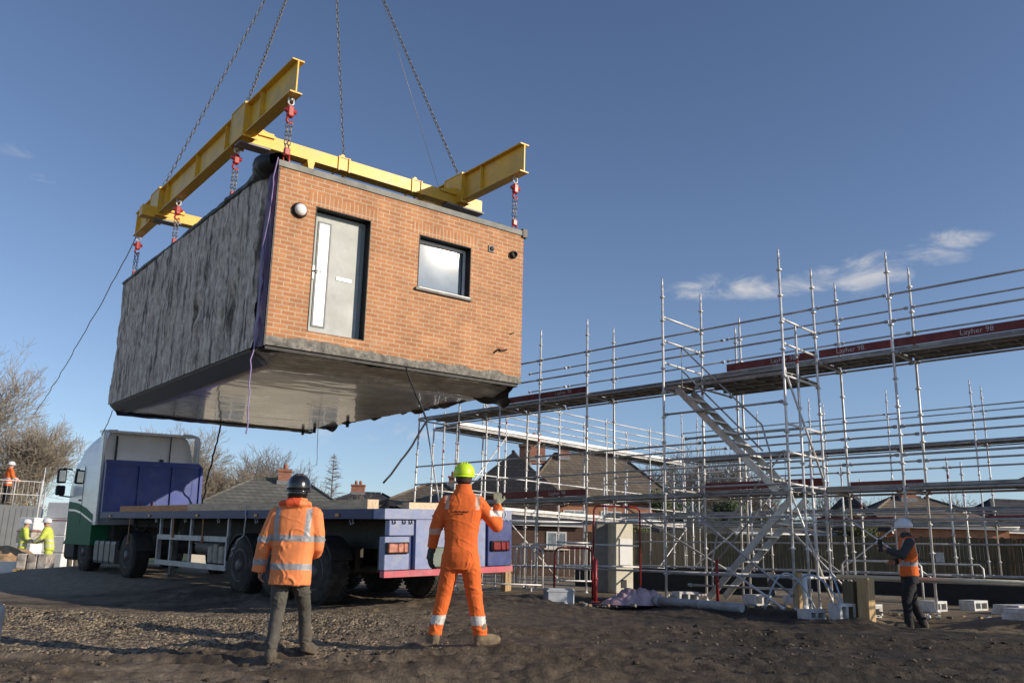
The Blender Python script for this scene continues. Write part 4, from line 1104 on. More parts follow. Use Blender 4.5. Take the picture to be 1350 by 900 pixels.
# chassis, tank, wheels
mb = MB(); mb.box((.75, -3.3, -.98), (.85, 1.6, -.72)); mb.box((1.62, -3.3, -.98), (1.72, 1.6, -.72)); mb.cbox((1.22, -2.4, -.62), (1.1, .9, .16)); mb.box((.4, -.35, -.95), (2.1, .0, -.3)); mb.build('tractor_chassis', M['chassis'], tc_)
mb = MB()
for (ya, yb) in ((-1.62, -.15),):
    mb.rings([[(.03 + .02, y, -1.20), (.03, y, -1.14), (.03, y, -.74), (.05, y, -.68), (.55, y, -.68), (.57, y, -.74), (.57, y, -1.14), (.55, y, -1.20)] for y in (ya, yb)])
tk = mb.build('fuel_tank', M['tank'], tc_)
mb = MB()
for y in (-1.3, -.9, -.5): mb.box((.024, y, -1.205), (.03, y + .05, -.675)); mb.box((.05, y, -.679), (.5, y + .05, -.672))
mb.build('tank_strap', M['chassis'], tk)
for y, r_ in ((-2.44, .50), (.62, .50)):
    wheel('wheel', tc_, .20, y, GL + .50, r_, .34, 'left'); wheel('wheel', tc_, 2.26, y, GL + .50, r_, .34, 'right')
for x in (.02, 2.06):
    mb = MB()
    prof = [(math.cos(R(t)) * .58, math.sin(R(t)) * .58) for t in range(10, 171, 16)]
    for i in range(len(prof) - 1):
        (a0, b0), (a1_, b1) = prof[i], prof[i + 1]
        mb.add([(x, -2.44 + a0, GL + .5 + b0), (x + .4, -2.44 + a0, GL + .5 + b0), (x + .4, -2.44 + a1_, GL + .5 + b1), (x, -2.44 + a1_, GL + .5 + b1)], [(0, 1, 2, 3)])
    mb.build('mudguard', M['chassis'], tc_)
mb = MB(); mb.path([(.9, -.4, -.2), (.85, -.7, .2), (.95, -.9, -.2), (1.0, -1.0, -.1)], .02, 6); mb.path([(1.1, -.4, -.1), (1.15, -.7, .25), (1.1, -.95, -.15)], .02, 6); mb.build('air_line', M['red_tube'], tc_)

# timbers on the bed
def board(name, a, b, dims, m, label, group='timbers along the trailer bed'):
    mb = MB(); mb.beam(a, b, *dims)
    o = mb.build(name, m)
    o.matrix_world = TM
    return tag(o, label, 'timber', group)
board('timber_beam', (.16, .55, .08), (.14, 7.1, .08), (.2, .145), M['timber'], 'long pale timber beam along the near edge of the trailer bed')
board('timber_beam', (.20, 7.2, .075), (.16, 11.0, .075), (.24, .13), M['timber_orange'], 'orange brown timber beam nearest the headboard on the trailer bed')
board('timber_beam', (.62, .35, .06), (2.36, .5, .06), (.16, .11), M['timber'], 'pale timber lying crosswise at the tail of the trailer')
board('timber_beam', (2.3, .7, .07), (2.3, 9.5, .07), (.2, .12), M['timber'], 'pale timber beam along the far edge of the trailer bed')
mb = MB()
def mat_pt(u, v):
    return (.3 + .3 * u, .42 + .25 * v, .02 + .12 * math.sin(math.pi * u) * math.sin(math.pi * (.1 + .8 * v)) + .02 * float(fbm(u * 4, v * 4, 2, 5)))
o = MB().grid(mat_pt, 10, 8).build('rubber_mat', M['rope_dark']); o.matrix_world = TM; tag(o, 'crumpled black rubber scrap on the tail of the trailer bed', 'rubber scrap')
tw = lambda *p: TM @ Vector(p)
rope('hanging_rope', wob(tw(.0, 4.35, .1), tw(-.05, 4.3, -.35), 6, .06, 41) + wob(tw(-.05, 4.3, -.38), tw(-.1, 4.75, -.82), 10, .16, 44), .013, M['rope_white'], 'pale string hanging over the edge of the trailer bed in front of its wheel')

# ------------------------------------------------------------------ scaffolds (system scaffold, plot axes)
Z1, Z2 = 2.45, 4.88
class Scaf:
    def __init__(s, name, label, r0, l0, group=None):
        s.o = Vector((r0, l0, 0))
        s.t = thing(name, label, 'scaffold', matrix=Matrix.Rotation(R(45), 4, 'Z') @ Matrix.Translation((r0, l0, 0)), group=group)
        s.cache = {}
    def p(s, r, l, z): return Vector((r, l, z)) - s.o
    def std(s, r, l, z0=.3, z1=6.69, m='galv', foot=True):
        mb = MB(); a = s.p(r, l, z0); b = s.p(r, l, z1)
        k = s.seed = getattr(s, 'seed', 0) + 1
        dx, dy = .03 * math.sin(k * 2.3), .03 * math.cos(k * 1.7)
        b = b + Vector((dx, dy, .03 * math.sin(k * 3.1)))
        mb.tube(a, b - Vector((0, 0, .2)), .0245, n=8); mb.tube(b - Vector((0, 0, .2)), b, .019, n=8)
        for i in range(int((z1 - z0 - .2) / .5) + 1):
            z = .3 + .5 * i
            if z > z1 - .15 or z < z0: continue
            q = a.lerp(b, (z - z0) / (z1 - z0))
            mb.tube(q - Vector((0, 0, .006)), q + Vector((0, 0, .006)), .055, n=8, smooth=False)
            mb.tube(q - Vector((0, 0, .03)), q + Vector((0, 0, .03)), .031, n=8)
        if foot:
            mb.tube(a - Vector((0, 0, .02)), a, .04, n=8); mb.box(tuple(a + Vector((-.075, -.075, -.03))), tuple(a + Vector((.075, .075, -.02))))
        mats = [M[m], M['red_tube']]
        if k % 3 == 0:   # a painted band
            mb.slot(1); q = a.lerp(b, .55 + .1 * (k % 4)); mb.tube(q, q + Vector((0, 0, .09)), .0262, n=8)
        return mb.build('standard', mats, s.t)
    def bar(s, name, a, b, m='galv', rad=.0215):
        mb = MB(); a = s.p(*a); b = s.p(*b); d = (b - a).normalized()
        mb.tube(a + d * .03, b - d * .03, rad, n=8)
        for q, e in ((a, d), (b, -d)):
            mb.tube(q + e * .035, q + e * .10, .032, n=8)
        return mb.build(name, M[m], s.t)
    def plank(s, r0, r1, l0, l1, z, along='l'):
        mb = MB(); z += .008 * math.sin(r0 * 7.1 + l0 * 3.3)
        a = s.p(r0, l0, z - .06); b = s.p(r1, l1, z)
        mb.box((a.x, a.y, b.z - .012), tuple(b))
        if along == 'l':
            mb.box(tuple(a), (a.x + .012, b.y, b.z - .012)); mb.box((b.x - .012, a.y, a.z), (b.x, b.y, b.z - .012))
            for q in np.arange(a.y + .25, b.y - .1, .42): mb.box((a.x + .013, q, b.z - .045), (b.x - .013, q + .04, b.z - .0125))
        else:
            mb.box(tuple(a), (b.x, a.y + .012, b.z - .012)); mb.box((a.x, b.y - .012, a.z), (b.x, b.y, b.z - .012))
            for q in np.arange(a.x + .25, b.x - .1, .42): mb.box((q, a.y + .013, b.z - .045), (q + .04, b.y - .013, b.z - .0125))
        return mb.build('deck_plank', M['deck_steel'], s.t)
    def toe(s, r, l0, l1, z, text=None, mm='toe'):
        mb = MB(); a = s.p(r - .015, l0 + .03, z + .015); b = s.p(r + .015, l1 - .03, z + .165)
        mb.box(tuple(a), tuple(b)); t = mb.build('toe_board', M[mm], s.t)
        if text:
            for f in text:
                text_mesh('lettering', 'Layher 98', .135, M['letter'], Matrix.Translation((a.x - .0035, a.y + (b.y - a.y) * f, (a.z + b.z) / 2)) @ Matrix.Rotation(R(-90), 4, 'Z') @ Matrix.Rotation(R(90), 4, 'X'), t)
        return t

RF, RB = 15.46, 16.50
fr_ = Scaf('scaffold', 'long galvanised scaffold run with dark red toe boards along the front of the plot', RF, 9.74)
LS = [.58, 3.15, 5.72, 7.14, 9.74, 12.87, 14.43, 15.83, 17.4, 19.2]
zb = lambda r, l: .30
for l in LS:
    for r in (RF, RB):
        if r == RB and l in (9.74, 14.43): continue
        top = 6.69 if l < 14 or (r == RF and l < 15) else 5.2
        fr_.std(r, l, .30, top, 'galv')
fr_.std(RB, 9.35, .3, 6.3); fr_.std(RB, 9.52, .3, 6.15)
for a, b in zip(LS[:-1], LS[1:]):
    for r in (RF, RB):
        fr_.bar('ledger', (r, a, Z1 - .09), (r, b, Z1 - .09), 'galv_dull'); fr_.bar('ledger', (r, a, Z2 - .09), (r, b, Z2 - .09), 'galv_dull')
        fr_.bar('ledger', (r, a, .82), (r, b, .82), 'galv_dull')
    fr_.bar('guard_rail', (RF, a, Z1 + .5), (RF, b, Z1 + .5), 'galv_dull'); fr_.bar('guard_rail', (RF, a, Z1 + 1), (RF, b, Z1 + 1), 'galv_dull')
    if a < 10: fr_.bar('guard_rail', (RB, a, Z1 + .5), (RB, b, Z1 + .5), 'galv_dull', .019); fr_.bar('guard_rail', (RB, a, Z1 + 1), (RB, b, Z1 + 1), 'galv_dull', .019)
    fr_.bar('guard_rail', (RF, a, 1.83), (RF, b, 1.83), 'galv_dull')
    if b < 16.5:
        fr_.bar('guard_rail', (RF, a, Z2 + .5), (RF, b, Z2 + .5), 'galv_dull'); fr_.bar('guard_rail', (RF, a, Z2 + 1), (RF, b, Z2 + 1), 'galv_dull')
        fr_.bar('guard_rail', (RB, a, Z2 + .5), (RB, b, Z2 + .5), 'galv_dull', .018); fr_.bar('guard_rail', (RB, a, Z2 + 1), (RB, b, Z2 + 1), 'galv_dull', .018)
    for z in (Z1, Z2):
        for k in range(3):
            fr_.plank(RF + .03 + .33 * k, RF + .35 + .33 * k, a + .02, b - .02, z)
for l in LS:
    for z in (Z1 - .09, Z2 - .09, .82): fr_.bar('transom', (RF, l, z), (RB, l, z), 'galv_dull')
fr_.toe(RF + .025, .58, 3.15, Z2, (.3, .8)); fr_.toe(RF + .025, 3.15, 5.72, Z2, (.45,)); fr_.toe(RF + .025, 5.72, 7.14, Z2, (.55,)); fr_.toe(RF + .025, 7.14, 9.15, Z2, (.35,))
fr_.toe(RF + .025, 12.87, 14.43, Z2, (.5,)); fr_.toe(RF + .025, 14.43, 15.83, Z2)
fr_.toe(RF + .025, 12.87, 14.43, Z1, (.6,)); fr_.toe(RF + .025, 14.43, 15.83, Z1); fr_.toe(RF + .025, 7.14, 9.74, Z1, (.3,)); fr_.toe(RB, 5.72, 7.14, Z1); fr_.toe(RB, 3.15, 5.72, Z2); fr_.toe(RB, 9.74, 12.87, Z2)
fr_.bar('brace', (RF - .03, 17.4, .4), (RF - .03, 18.8, 4.7)); fr_.bar('brace', (RB, 9.74, .82), (RB, 12.87, 2.4), 'galv_dull'); fr_.bar('brace', (RF, 19.2, .4), (RF, 17.4, 2.4), 'galv')
fr_.bar('brace', (RB, 3.15, .4), (RB, 1.2, 2.3), 'galv_dull'); fr_.bar('brace', (RF - .4, 2.9, .4), (RF, 3.15, 2.3), 'galv_dull'); fr_.bar('brace', (RB + .04, 7.14, .4), (RB + .04, 9.0, 2.3), 'galv_dull')

RT = 14.06
tw_ = Scaf('stair_tower', 'galvanised scaffold stair tower with two aluminium flights in front of the long scaffold run', RT, 9.74)
for l in (9.74, 7.14): tw_.std(RT, l, .30, 6.70)
tw_.std(RT + .55, 7.14, .3, 5.4); tw_.std(RT + .9, 7.14, .3, 3.2)
for z in (5.88, 5.38, 4.92, 4.36): tw_.bar('transom', (RT, 9.74, z), (RF, 9.74, z))
for z in (5.38, 4.92, 4.33, Z1 + 1, Z1 + .5, Z1 - .05, .82): tw_.bar('transom', (RT, 7.14, z), (RF, 7.14, z))
for z in (Z1 - .05, .82, .4): tw_.bar('transom', (RT, 9.74, z), (RF, 9.74, z), 'galv_dull')
for z in (3.85, Z1 + .5, Z1 - .05, 1.83, .82): tw_.bar('ledger', (RT, 9.74, z), (RT, 7.14, z), 'galv_dull')
for z in (Z1 + 1, .6): tw_.bar('ledger', (RT + .7, 9.74, z), (RT + .7, 7.14, z), 'galv_dull')
tw_.bar('brace', (RT, 7.14, 4.5), (RF, 7.14, 2.5)); tw_.bar('brace', (RT, 7.14, 2.3), (RF, 7.14, .4)); tw_.bar('brace', (RT - .03, 9.74, 2.4), (RT - .03, 7.14, .5), 'galv_dull'); tw_.bar('brace', (RT - .05, 8.4, .95), (RT - .35, 7.14, .3), 'galv')
for k in range(4): tw_.plank(RT + .03 + .335 * k, RT + .355 + .335 * k, 7.16, 8.98, 4.42)
tw_.plank(RT + .03, RT + .65, 9.40, 9.72, 4.42); tw_.bar('transom', (RT, 9.0, 4.33), (RF, 9.0, 4.33), 'galv_dull')
for k in range(3): tw_.plank(RT + .03 + .335 * k, RT + .355 + .335 * k, 7.16, 7.5, 2.28)
def flight(r0, r1, a, b, n):
    """a, b = (l, z) top and bottom; two stringers, n treads, a bent handrail"""
    st = MB(); A0 = tw_.p(r0, a[0], a[1]); B0 = tw_.p(r0, b[0], b[1]); A1 = tw_.p(r1, a[0], a[1]); B1 = tw_.p(r1, b[0], b[1])
    st.beam(A0, B0, .03, .125); st.beam(A1, B1, .03, .125)
    f = st.build('staircase', M['alu'], tw_.t)
    for i in range(1, n):
        q = i / n; P0 = A0.lerp(B0, q); P1 = A1.lerp(B1, q)
        t = MB(); sgn = 1 if b[0] < a[0] else -1
        t.box((min(P0.x, P1.x) + .019, P0.y - .10, P0.z - .02), (max(P0.x, P1.x) - .019, P0.y + .10, P0.z + .012)); t.build('tread', M['alu'], f)
    h = MB(); up = Vector((0, 0, .95)); d = (B0 - A0)
    h.path([A0 + d * .06, A0 + d * .06 + up, B0 - d * .12 + up, B0 - d * .05 + up * .6, B0 - d * .05], .018, 6); h.tube(A0 + d * .06 + up * .5, B0 - d * .12 + up * .5, .016, n=6)
    h.build('handrail', M['galv_dull'], f)
flight(RT + .06, RT + .62, (9.45, 4.36), (7.40, 2.28), 9)
flight(RT + .70, RT + 1.26, (7.45, 2.22), (9.25, .38), 8)

far_ = Scaf('scaffold', 'galvanised scaffold run along the back of the plot in front of the timber fence', 28.1, 8.17)
LF = [.37, 2.97, 5.57, 8.17, 10.77, 13.37, 15.97, 18.6]
for l in LF:
    for r in (28.1, 29.15): far_.std(r, l, .3, 6.69 if l > 2 else 6.6)
for a, b in zip(LF[:-1], LF[1:]):
    for r in (28.1, 29.15):
        for z in (Z1 - .09, Z2 - .09): far_.bar('ledger', (r, a, z), (r, b, z), 'galv_dull')
        far_.bar('guard_rail', (r, a, Z2 + 1), (r, b, Z2 + 1), 'galv_dull')
    far_.bar('guard_rail', (28.1, a, Z1 + 1), (28.1, b, Z1 + 1), 'galv_dull'); far_.bar('guard_rail', (28.1, a, .9), (28.1, b, .9), 'galv_dull')
    for z in (Z1, Z2):
        for k in range(3): far_.plank(28.13 + .335 * k, 28.455 + .335 * k, a + .02, b - .02, z)
for l in LF:
    for z in (Z1 - .09, Z2 - .09): far_.bar('transom', (28.1, l, z), (29.15, l, z), 'galv_dull')
for a, b in ((5.57, 8.17), (10.77, 13.37)): far_.toe(28.12, a, b, Z1)
far_.bar('brace', (28.1, 2.97, .4), (28.1, 5.57, 2.3), 'galv_dull'); far_.bar('brace', (28.1, 13.37, .4), (28.1, 10.77, 2.3))

inn = Scaf('scaffold', 'low inner scaffold run standing on the plot between the front and back runs', 21.6, 8.6)
LI = [4.4, 6.97, 9.54, 12.11, 14.68, 17.25]
for i, l in enumerate(LI):
    inn.std(21.6, l, .3, 3.6); inn.std(22.65, l, .3, 3.3 + .3 * (i % 2))
    inn.bar('transom', (21.6, l, 2.36), (22.65, l, 2.36), 'galv_dull')
for a, b in zip(LI[:-1], LI[1:]):
    for r in (21.6, 22.65):
        for z in (.9, 2.36): inn.bar('ledger', (r, a, z), (r, b, z), 'galv_dull')
    inn.bar('guard_rail', (21.6, a, 3.36), (21.6, b, 3.36), 'galv_dull'); inn.bar('guard_rail', (21.6, a, 1.6), (21.6, b, 1.6), 'galv_dull')
    for k in range(2): inn.plank(21.65 + .42 * k, 21.97 + .42 * k, a + .02, b - .02, 2.45)
inn.bar('brace', (21.6, 6.97, .4), (21.6, 9.54, 2.3)); inn.bar('brace', (21.6, 14.68, .4), (21.6, 12.11, 2.3)); inn.bar('brace', (22.65, 9.54, .4), (22.65, 12.11, 2.3), 'galv_dull')

wg = Scaf('scaffold', 'pale sunlit scaffold run in front of the brown roofed house with two chimneys', 16.5, 19.25)
RW = [17.0, 19.1, 21.67, 24.24, 26.8, 29.2]
for r in RW:
    for l in (19.25, 20.3): wg.std(r, l, .3, 6.0 if r > 18 else 5.0)
for a, b in zip(RW[:-1], RW[1:]):
    for l in (19.25, 20.3):
        for z in (Z1 - .09, Z2 - .09): wg.bar('ledger', (a, l, z), (b, l, z))
        for z in ((Z2 + .5, Z2 + 1) if a > 18 else (Z1 + .5,)): wg.bar('guard_rail', (a, l, z), (b, l, z))
    wg.bar('guard_rail', (a, 19.25, Z1 + .5), (b, 19.25, Z1 + .5)); wg.bar('guard_rail', (a, 19.25, Z1 + 1), (b, 19.25, Z1 + 1)); wg.bar('guard_rail', (a, 19.25, .8), (b, 19.25, .8))
    for z in (Z1, Z2):
        for k in range(3): wg.plank(a + .02, b - .02, 19.28 + .335 * k, 19.6 + .335 * k, z, 'r')
        mb = MB(); pa = wg.p(a + .03, 19.235, z + .0); pb = wg.p(b - .03, 19.265, z + .09)
        mb.box(tuple(pa), tuple(pb)); mb.build('edge_board', M['galv'], wg.t)
for r in RW:
    for z in (Z1 - .09, Z2 - .09): wg.bar('transom', (r, 19.25, z), (r, 20.3, z))
wg.bar('brace', (17.0, 19.25, 2.4), (19.1, 19.25, 4.7)); wg.bar('brace', (21.67, 19.25, .4), (19.1, 19.25, 2.3)); wg.bar('brace', (26.8, 19.25, .4), (29.2, 19.25, 2.3))

# ------------------------------------------------------------------ people
def soft(name, mb, voxel, mats, parent, assign=None, smooth=3, wrinkle=None, seed=0):
    """fuse the closed pieces in mb into one continuous skin (voxel remesh), relax it and add cloth folds"""
    me = bpy.data.meshes.new('t'); me.from_pydata(mb.v, [], mb.f); me.update()
    t = lnk(bpy.data.objects.new('t', me))
    m = t.modifiers.new('r', 'REMESH'); m.mode = 'VOXEL'; m.voxel_size = voxel
    if smooth: m = t.modifiers.new('s', 'SMOOTH'); m.iterations = smooth; m.factor = .5
    dg = bpy.context.evaluated_depsgraph_get(); dg.update()
    out = bpy.data.meshes.new_from_object(t.evaluated_get(dg))
    bpy.data.objects.remove(t); bpy.data.meshes.remove(me)
    n = len(out.vertices); co = np.empty(n * 3); out.vertices.foreach_get('co', co); co = co.reshape(-1, 3)
    if wrinkle:
        no = np.empty(n * 3); out.vertices.foreach_get('normal', no); no = no.reshape(-1, 3)
        amp, s, zs = wrinkle
        a = co[:, 0] + .6 * co[:, 1]; z = co[:, 2]
        low = fbm(a * s * .8, z * s * .7, 2, seed + 3)
        wx = a * s * .8 + 1.1 * fbm(a * 3.1, z * 3.3, 2, seed + 5); wz = z * s * zs * 1.15 + .9 * a * s * .35
        r1 = np.clip(1 - np.abs(fbm(wx, wz, 3, seed, .45)) / .10, 0, 1) ** 1.3
        r2 = np.clip(1 - np.abs(fbm(wx * 2.1 + 7 - z * s, wz * 1.7 + 3, 2, seed + 9, .45)) / .08, 0, 1) ** 1.3
        g = .35 + 1.3 * np.clip(fbm(a * 2.6, z * 2.8, 2, seed + 21) + .25, 0, 1)
        co = co + no * (amp * (.9 * low + g * (.75 * r1 + .40 * r2 - .2)))[:, None]
        out.vertices.foreach_set('co', co.ravel())
    out.materials.clear()
    for m_ in (mats if isinstance(mats, (list, tuple)) else [mats]): out.materials.append(m_)
    k = len(out.polygons); out.polygons.foreach_set('use_smooth', np.ones(k, bool))
    if assign:
        c = np.empty(k * 3); out.polygons.foreach_get('center', c); c = c.reshape(-1, 3)
        out.polygons.foreach_set('material_index', assign(c).astype(np.int32))
    out.update(); out.name = name
    o = lnk(bpy.data.objects.new(name, out)); o.parent = parent
    return o

def limb(mb, pts, n=14, flat=False):
    """pts: (x, y, z, r); cone segments with balls at the joints"""
    for i, (x, y, z, r) in enumerate(pts):
        if not (flat and i == len(pts) - 1): mb.ball((x, y, z), r, n)
        if i: 
            p = pts[i - 1]; mb.tube(p[:3], (x, y, z), p[3], r, n=n)
    return mb

def torso(mb, rings, n=22):
    rs = []
    for (z, rx, ry, cx, cy) in rings:
        rs.append([(cx + rx * math.copysign(abs(math.cos(2 * math.pi * i / n)) ** .85, math.cos(2 * math.pi * i / n)), cy + ry * math.copysign(abs(math.sin(2 * math.pi * i / n)) ** .85, math.sin(2 * math.pi * i / n)), z) for i in range(n)])
    return mb.rings(rs)

def head_neck(mb, x, y, z, s=1.0):
    """z = chin-to-crown middle; faces +y"""
    mb.ball((x, y, z + .02 * s), .095 * s, 18, (.82, 1.03, 1.12))
    mb.ball((x, y + .02 * s, z - .055 * s), .068 * s, 14, (.88, 1.0, 1.0))
    mb.tube((x, y - .015, z - .22 * s), (x, y - .01, z - .03), .058 * s, .056 * s, n=14)
    mb.rings([[(x - .012, y + .085 * s, z + .03 * s), (x + .012, y + .085 * s, z + .03 * s), (x, y + .093 * s, z + .03 * s)], [(x - .019, y + .085 * s, z - .02 * s), (x + .019, y + .085 * s, z - .02 * s), (x, y + .122 * s, z - .022 * s)]])   # nose
    for sx in (-1, 1):
        mb.ball((x + sx * .080 * s, y - .005, z + .0), .030 * s, 10, (.4, .7, 1.1))     # ear
    mb.ball((x, y + .085 * s, z - .055 * s), .020 * s, 8, (1.3, .6, .5))          # lips
    for sx in (-1, 1):
        mb.ball((x + sx * .034, y + .082 * s, z + .045), .018, 8, (1.2, .5, .5))     # brow
    return mb

def hand(mb, p, d, side, s=1.0, curl=.5):
    """p wrist point, d pointing direction of the hand, side = palm normal; five separate bent fingers"""
    p = Vector(p); d = Vector(d).normalized(); nrm = Vector(side).normalized(); nrm = (nrm - d * nrm.dot(d)).normalized(); w_ = d.cross(nrm)
    k = .088 * s
    mb.rings([[tuple(p + d * (t * k) + w_ * (a * .040 * s * f) + nrm * (b * .015 * s)) for a, b in ((-1, -1), (1, -1), (1, 1), (-1, 1))] for t, f in ((0, .72), (.5, .95), (1, 1))])
    for i, (off, ln) in enumerate(((-.031, .070), (-.0105, .080), (.0105, .075), (.031, .058))):
        q = p + d * (k * .92) + w_ * off * s; ang = 0
        dirv = d.copy()
        pts = [(*q, .0098 * s)]
        for f, seg in ((.45, 1), (.33, 1.0), (.25, 1.0)):
            ang += curl * (.75 + .06 * i)
            dirv = (d * math.cos(ang) + nrm * math.sin(ang)).normalized()
            q = q + dirv * ln * s * f; pts.append((*q, .0085 * s))
        limb(mb, pts, 8)
    q = p + d * (k * .25) - w_ * .036 * s
    t1 = q + (d * .7 - w_ * .75 + nrm * .25).normalized() * .036 * s; t2 = t1 + (d * .85 - w_ * .1 + nrm * .45).normalized() * .03 * s
    limb(mb, [(*q, .0145 * s), (*t1, .011 * s), (*t2, .009 * s)], 8)
    return mb

def helmet(parent, c, m, rx=.118, ry=.142, h=.135, peak=True, ridge=True, tilt=0.0, dial=True):
    mb = MB(); n = 28; prof = [(1.0, 0), (1.015, .22), (.98, .45), (.88, .68), (.68, .86), (.42, .965), (.04, 1.0)]
    rs = []
    for f, t in prof:
        rs.append([(rx * f * math.cos(2 * math.pi * i / n), ry * f * math.sin(2 * math.pi * i / n), h * t) for i in range(n)])
    mb.rings(rs, smooth=True)
    # brim
    mb.rings([[(rx * f * math.cos(2 * math.pi * i / n), ry * f * math.sin(2 * math.pi * i / n) + (.05 * max(0, math.sin(2 * math.pi * i / n)) ** 2 if (peak and f > 1.02) else 0), zz - (.012 if f > 1.02 else 0)) for i in range(n)] for f, zz in ((.99, .014), (1.07, .010), (1.07, .004), (.99, .0))], smooth=True)
    if ridge:
        for xo in (-.028, 0, .028):
            mb.path([(xo, ry * 1.0 * math.cos(R(t)) * .93 * (1 if t else 1), h * (.10 + .92 * math.sin(R(t)))) for t in range(12, 170, 14)], .009, 6)
    o = mb.build('helmet', m, parent)
    o.matrix_local = Matrix.Translation(c) @ Matrix.Rotation(tilt, 4, 'X')
    return o

def boot(mb, x, y, z, yaw, lift=0.0):
    """heel at (x, y, z), toe pointing along yaw (0 = +y)"""
    d = Vector((math.sin(yaw), math.cos(yaw), -lift)).normalized()
    h = Vector((x, y, z))
    a = h + Vector((0, 0, .05)) + Vector((0, 0, .12 * lift))
    limb(mb, [(*(a + Vector((0, 0, .008))), .056), (*(a + d * .12 + Vector((0, 0, .010))), .056), (*(a + d * .215 - Vector((0, 0, .0))), .050)], 12)
    limb(mb, [(*(a + Vector((0, 0, .01))), .056), (*(a + d * .03 + Vector((0, 0, .13))), .056)], 12)
    s = h + Vector((0, 0, .12 * lift)); w_ = Vector((d.y, -d.x, 0)).normalized()
    mb.rings([[tuple(s + d * t + w_ * q * f + Vector((0, 0, zz))) for t, q, f in ((-.045, -.03, 1), (-.045, .03, 1), (.06, .038, 1), (.17, .048, 1), (.25, .025, 1), (.25, -.025, 1), (.17, -.048, 1), (.06, -.038, 1))] for zz in (.0, .03)])
    return mb

# --- man in orange coveralls, right hand raised, seen from behind
pz = gz(-.48, 9.75)
p1 = lnk(bpy.data.objects.new('person', None))
def body_of(label, loc, rz, mb, voxel=.0085, group=None):
    """the person's own skin: one continuous mesh, the top-level object"""
    global p1
    o = soft('person', mb, voxel, M['skin'], None, smooth=2)
    o.location = loc; o.rotation_euler = (0, 0, rz)
    return tag(o, label, 'person', group)
bpy.data.objects.remove(p1)

mb = head_neck(MB(), 0, .02, 1.70)
torso(mb, [(.88, .12, .09, 0, 0), (1.1, .12, .09, 0, 0), (1.3, .14, .09, 0, 0), (1.44, .14, .07, 0, 0), (1.50, .07, .06, 0, 0), (1.56, .05, .05, 0, .01)])
limb(mb, [(-.15, 0, 1.42, .05), (-.28, .0, 1.15, .04), (-.315, .09, .955, .032)]); hand(mb, (-.325, .085, .945), (-.10, .05, -.95), (1, .5, 0), .95, .4)
limb(mb, [(.15, 0, 1.42, .05), (.375, .05, 1.21, .04), (.375, .16, 1.43, .032)]); hand(mb, (.374, .165, 1.44), (-.02, .1, .95), (-.2, 1, 0), .95, 1.0)
for s in (-1, 1): limb(mb, [(s * .09, 0, .88, .075), (s * .16, .01, .5, .05), (s * .235, -.0, .1, .038)])
man = body_of('man in full orange coveralls and lime helmet raising his right hand, seen from behind', (-.50, 9.75, pz + .02), 0, mb); man.scale = (1.03, 1.03, 1.05)
mb = MB()
torso(mb, [(.74, .15, .125, 0, 0), (.82, .185, .145, 0, -.005), (.92, .188, .150, 0, -.01), (1.02, .178, .140, 0, 0), (1.14, .186, .142, 0, 0), (1.30, .210, .142, 0, 0), (1.40, .215, .132, 0, .0), (1.47, .185, .112, 0, .0), (1.53, .115, .095, 0, .005), (1.585, .088, .088, 0, .01), (1.625, .086, .086, 0, .015)])
limb(mb, [(-.17, 0, 1.43, .082), (-.245, .0, 1.27, .074), (-.285, .01, 1.15, .068), (-.31, .06, 1.02, .058), (-.317, .085, .965, .054)], flat=True)
limb(mb, [(.17, 0, 1.43, .082), (.27, .02, 1.32, .076), (.375, .05, 1.20, .07), (.378, .11, 1.32, .06), (.375, .155, 1.42, .054)], flat=True)
for s in (-1, 1): limb(mb, [(s * .092, -.005, .86, .115), (s * .13, .0, .68, .098), (s * .165, .015, .48, .084), (s * .20, .01, .30, .079), (s * .228, -.005, .16, .076), (s * .237, -.008, .085, .080)], flat=True)
limb(mb, [(-.04, -.02, .80, .09), (.04, -.02, .80, .09)])
def asg(c):
    x, y, z = c[:, 0], c[:, 1], c[:, 2]
    legs = (z > .195) & (z < .285)
    armL = (x < -.22) & (z > 1.09) & (z < 1.155)
    armR = (x > .30) & (z > 1.30) & (z < 1.365)
    sh = (np.abs(np.abs(x) - .165) < .022) & (z > 1.36) 
    return np.where(legs | armR, 1, np.where(armL | sh, 2, 0))
cv = soft('coveralls', mb, .0085, [M['hv_orange'], M['reflect_pale'], mat('worn tape', (.62, .40, .30), .6, var=.3)], man, asg, 4, (.014, 6.0, .9), 12)
mb = MB()
for k, (z, n_) in enumerate(((1.33, 4), (1.306, 2))):
    for i in range(n_): mb.box((-.085 + .045 * i + .03 * k, -.150, z), (-.085 + .045 * i + .03 * k + .03, -.138, z + .008))
mb.build('back_print', M['rope_dark'], cv)
mb = hand(MB(), (-.325, .08, .955), (-.10, .05, -.95), (1, .5, 0), 1.38, .35); limb(mb, [(-.317, .085, .985, .042), (-.318, .095, .93, .040)], 12)
soft('glove', mb, .0065, M['glove_dark'], man, None, 1)
mb = hand(MB(), (.375, .16, 1.44), (-.02, .1, .95), (-.2, 1, 0), 1.22, 1.15); limb(mb, [(.375, .155, 1.40, .044), (.374, .165, 1.46, .042)], 12)
soft('glove', mb, .0065, M['glove'], man, None, 1)
mb = MB(); boot(mb, -.235, -.03, .0, R(-18)); soft('boot', mb, .01, M['boot'], man, None, 2)
mb = MB(); boot(mb, .225, -.03, .0, R(58)); soft('boot', mb, .01, M['boot'], man, None, 2)
helmet(man, (0, .03, 1.715), M['helmet_lime'], .115, .14, .145, tilt=R(4))
mb = MB(); torso(mb, [(1.635, .080, .095, 0, .0), (1.70, .093, .108, 0, .0), (1.74, .09, .105, 0, .005)]); soft('hair', mb, .012, M['hair'], man, lambda c: np.zeros(len(c)), 1)

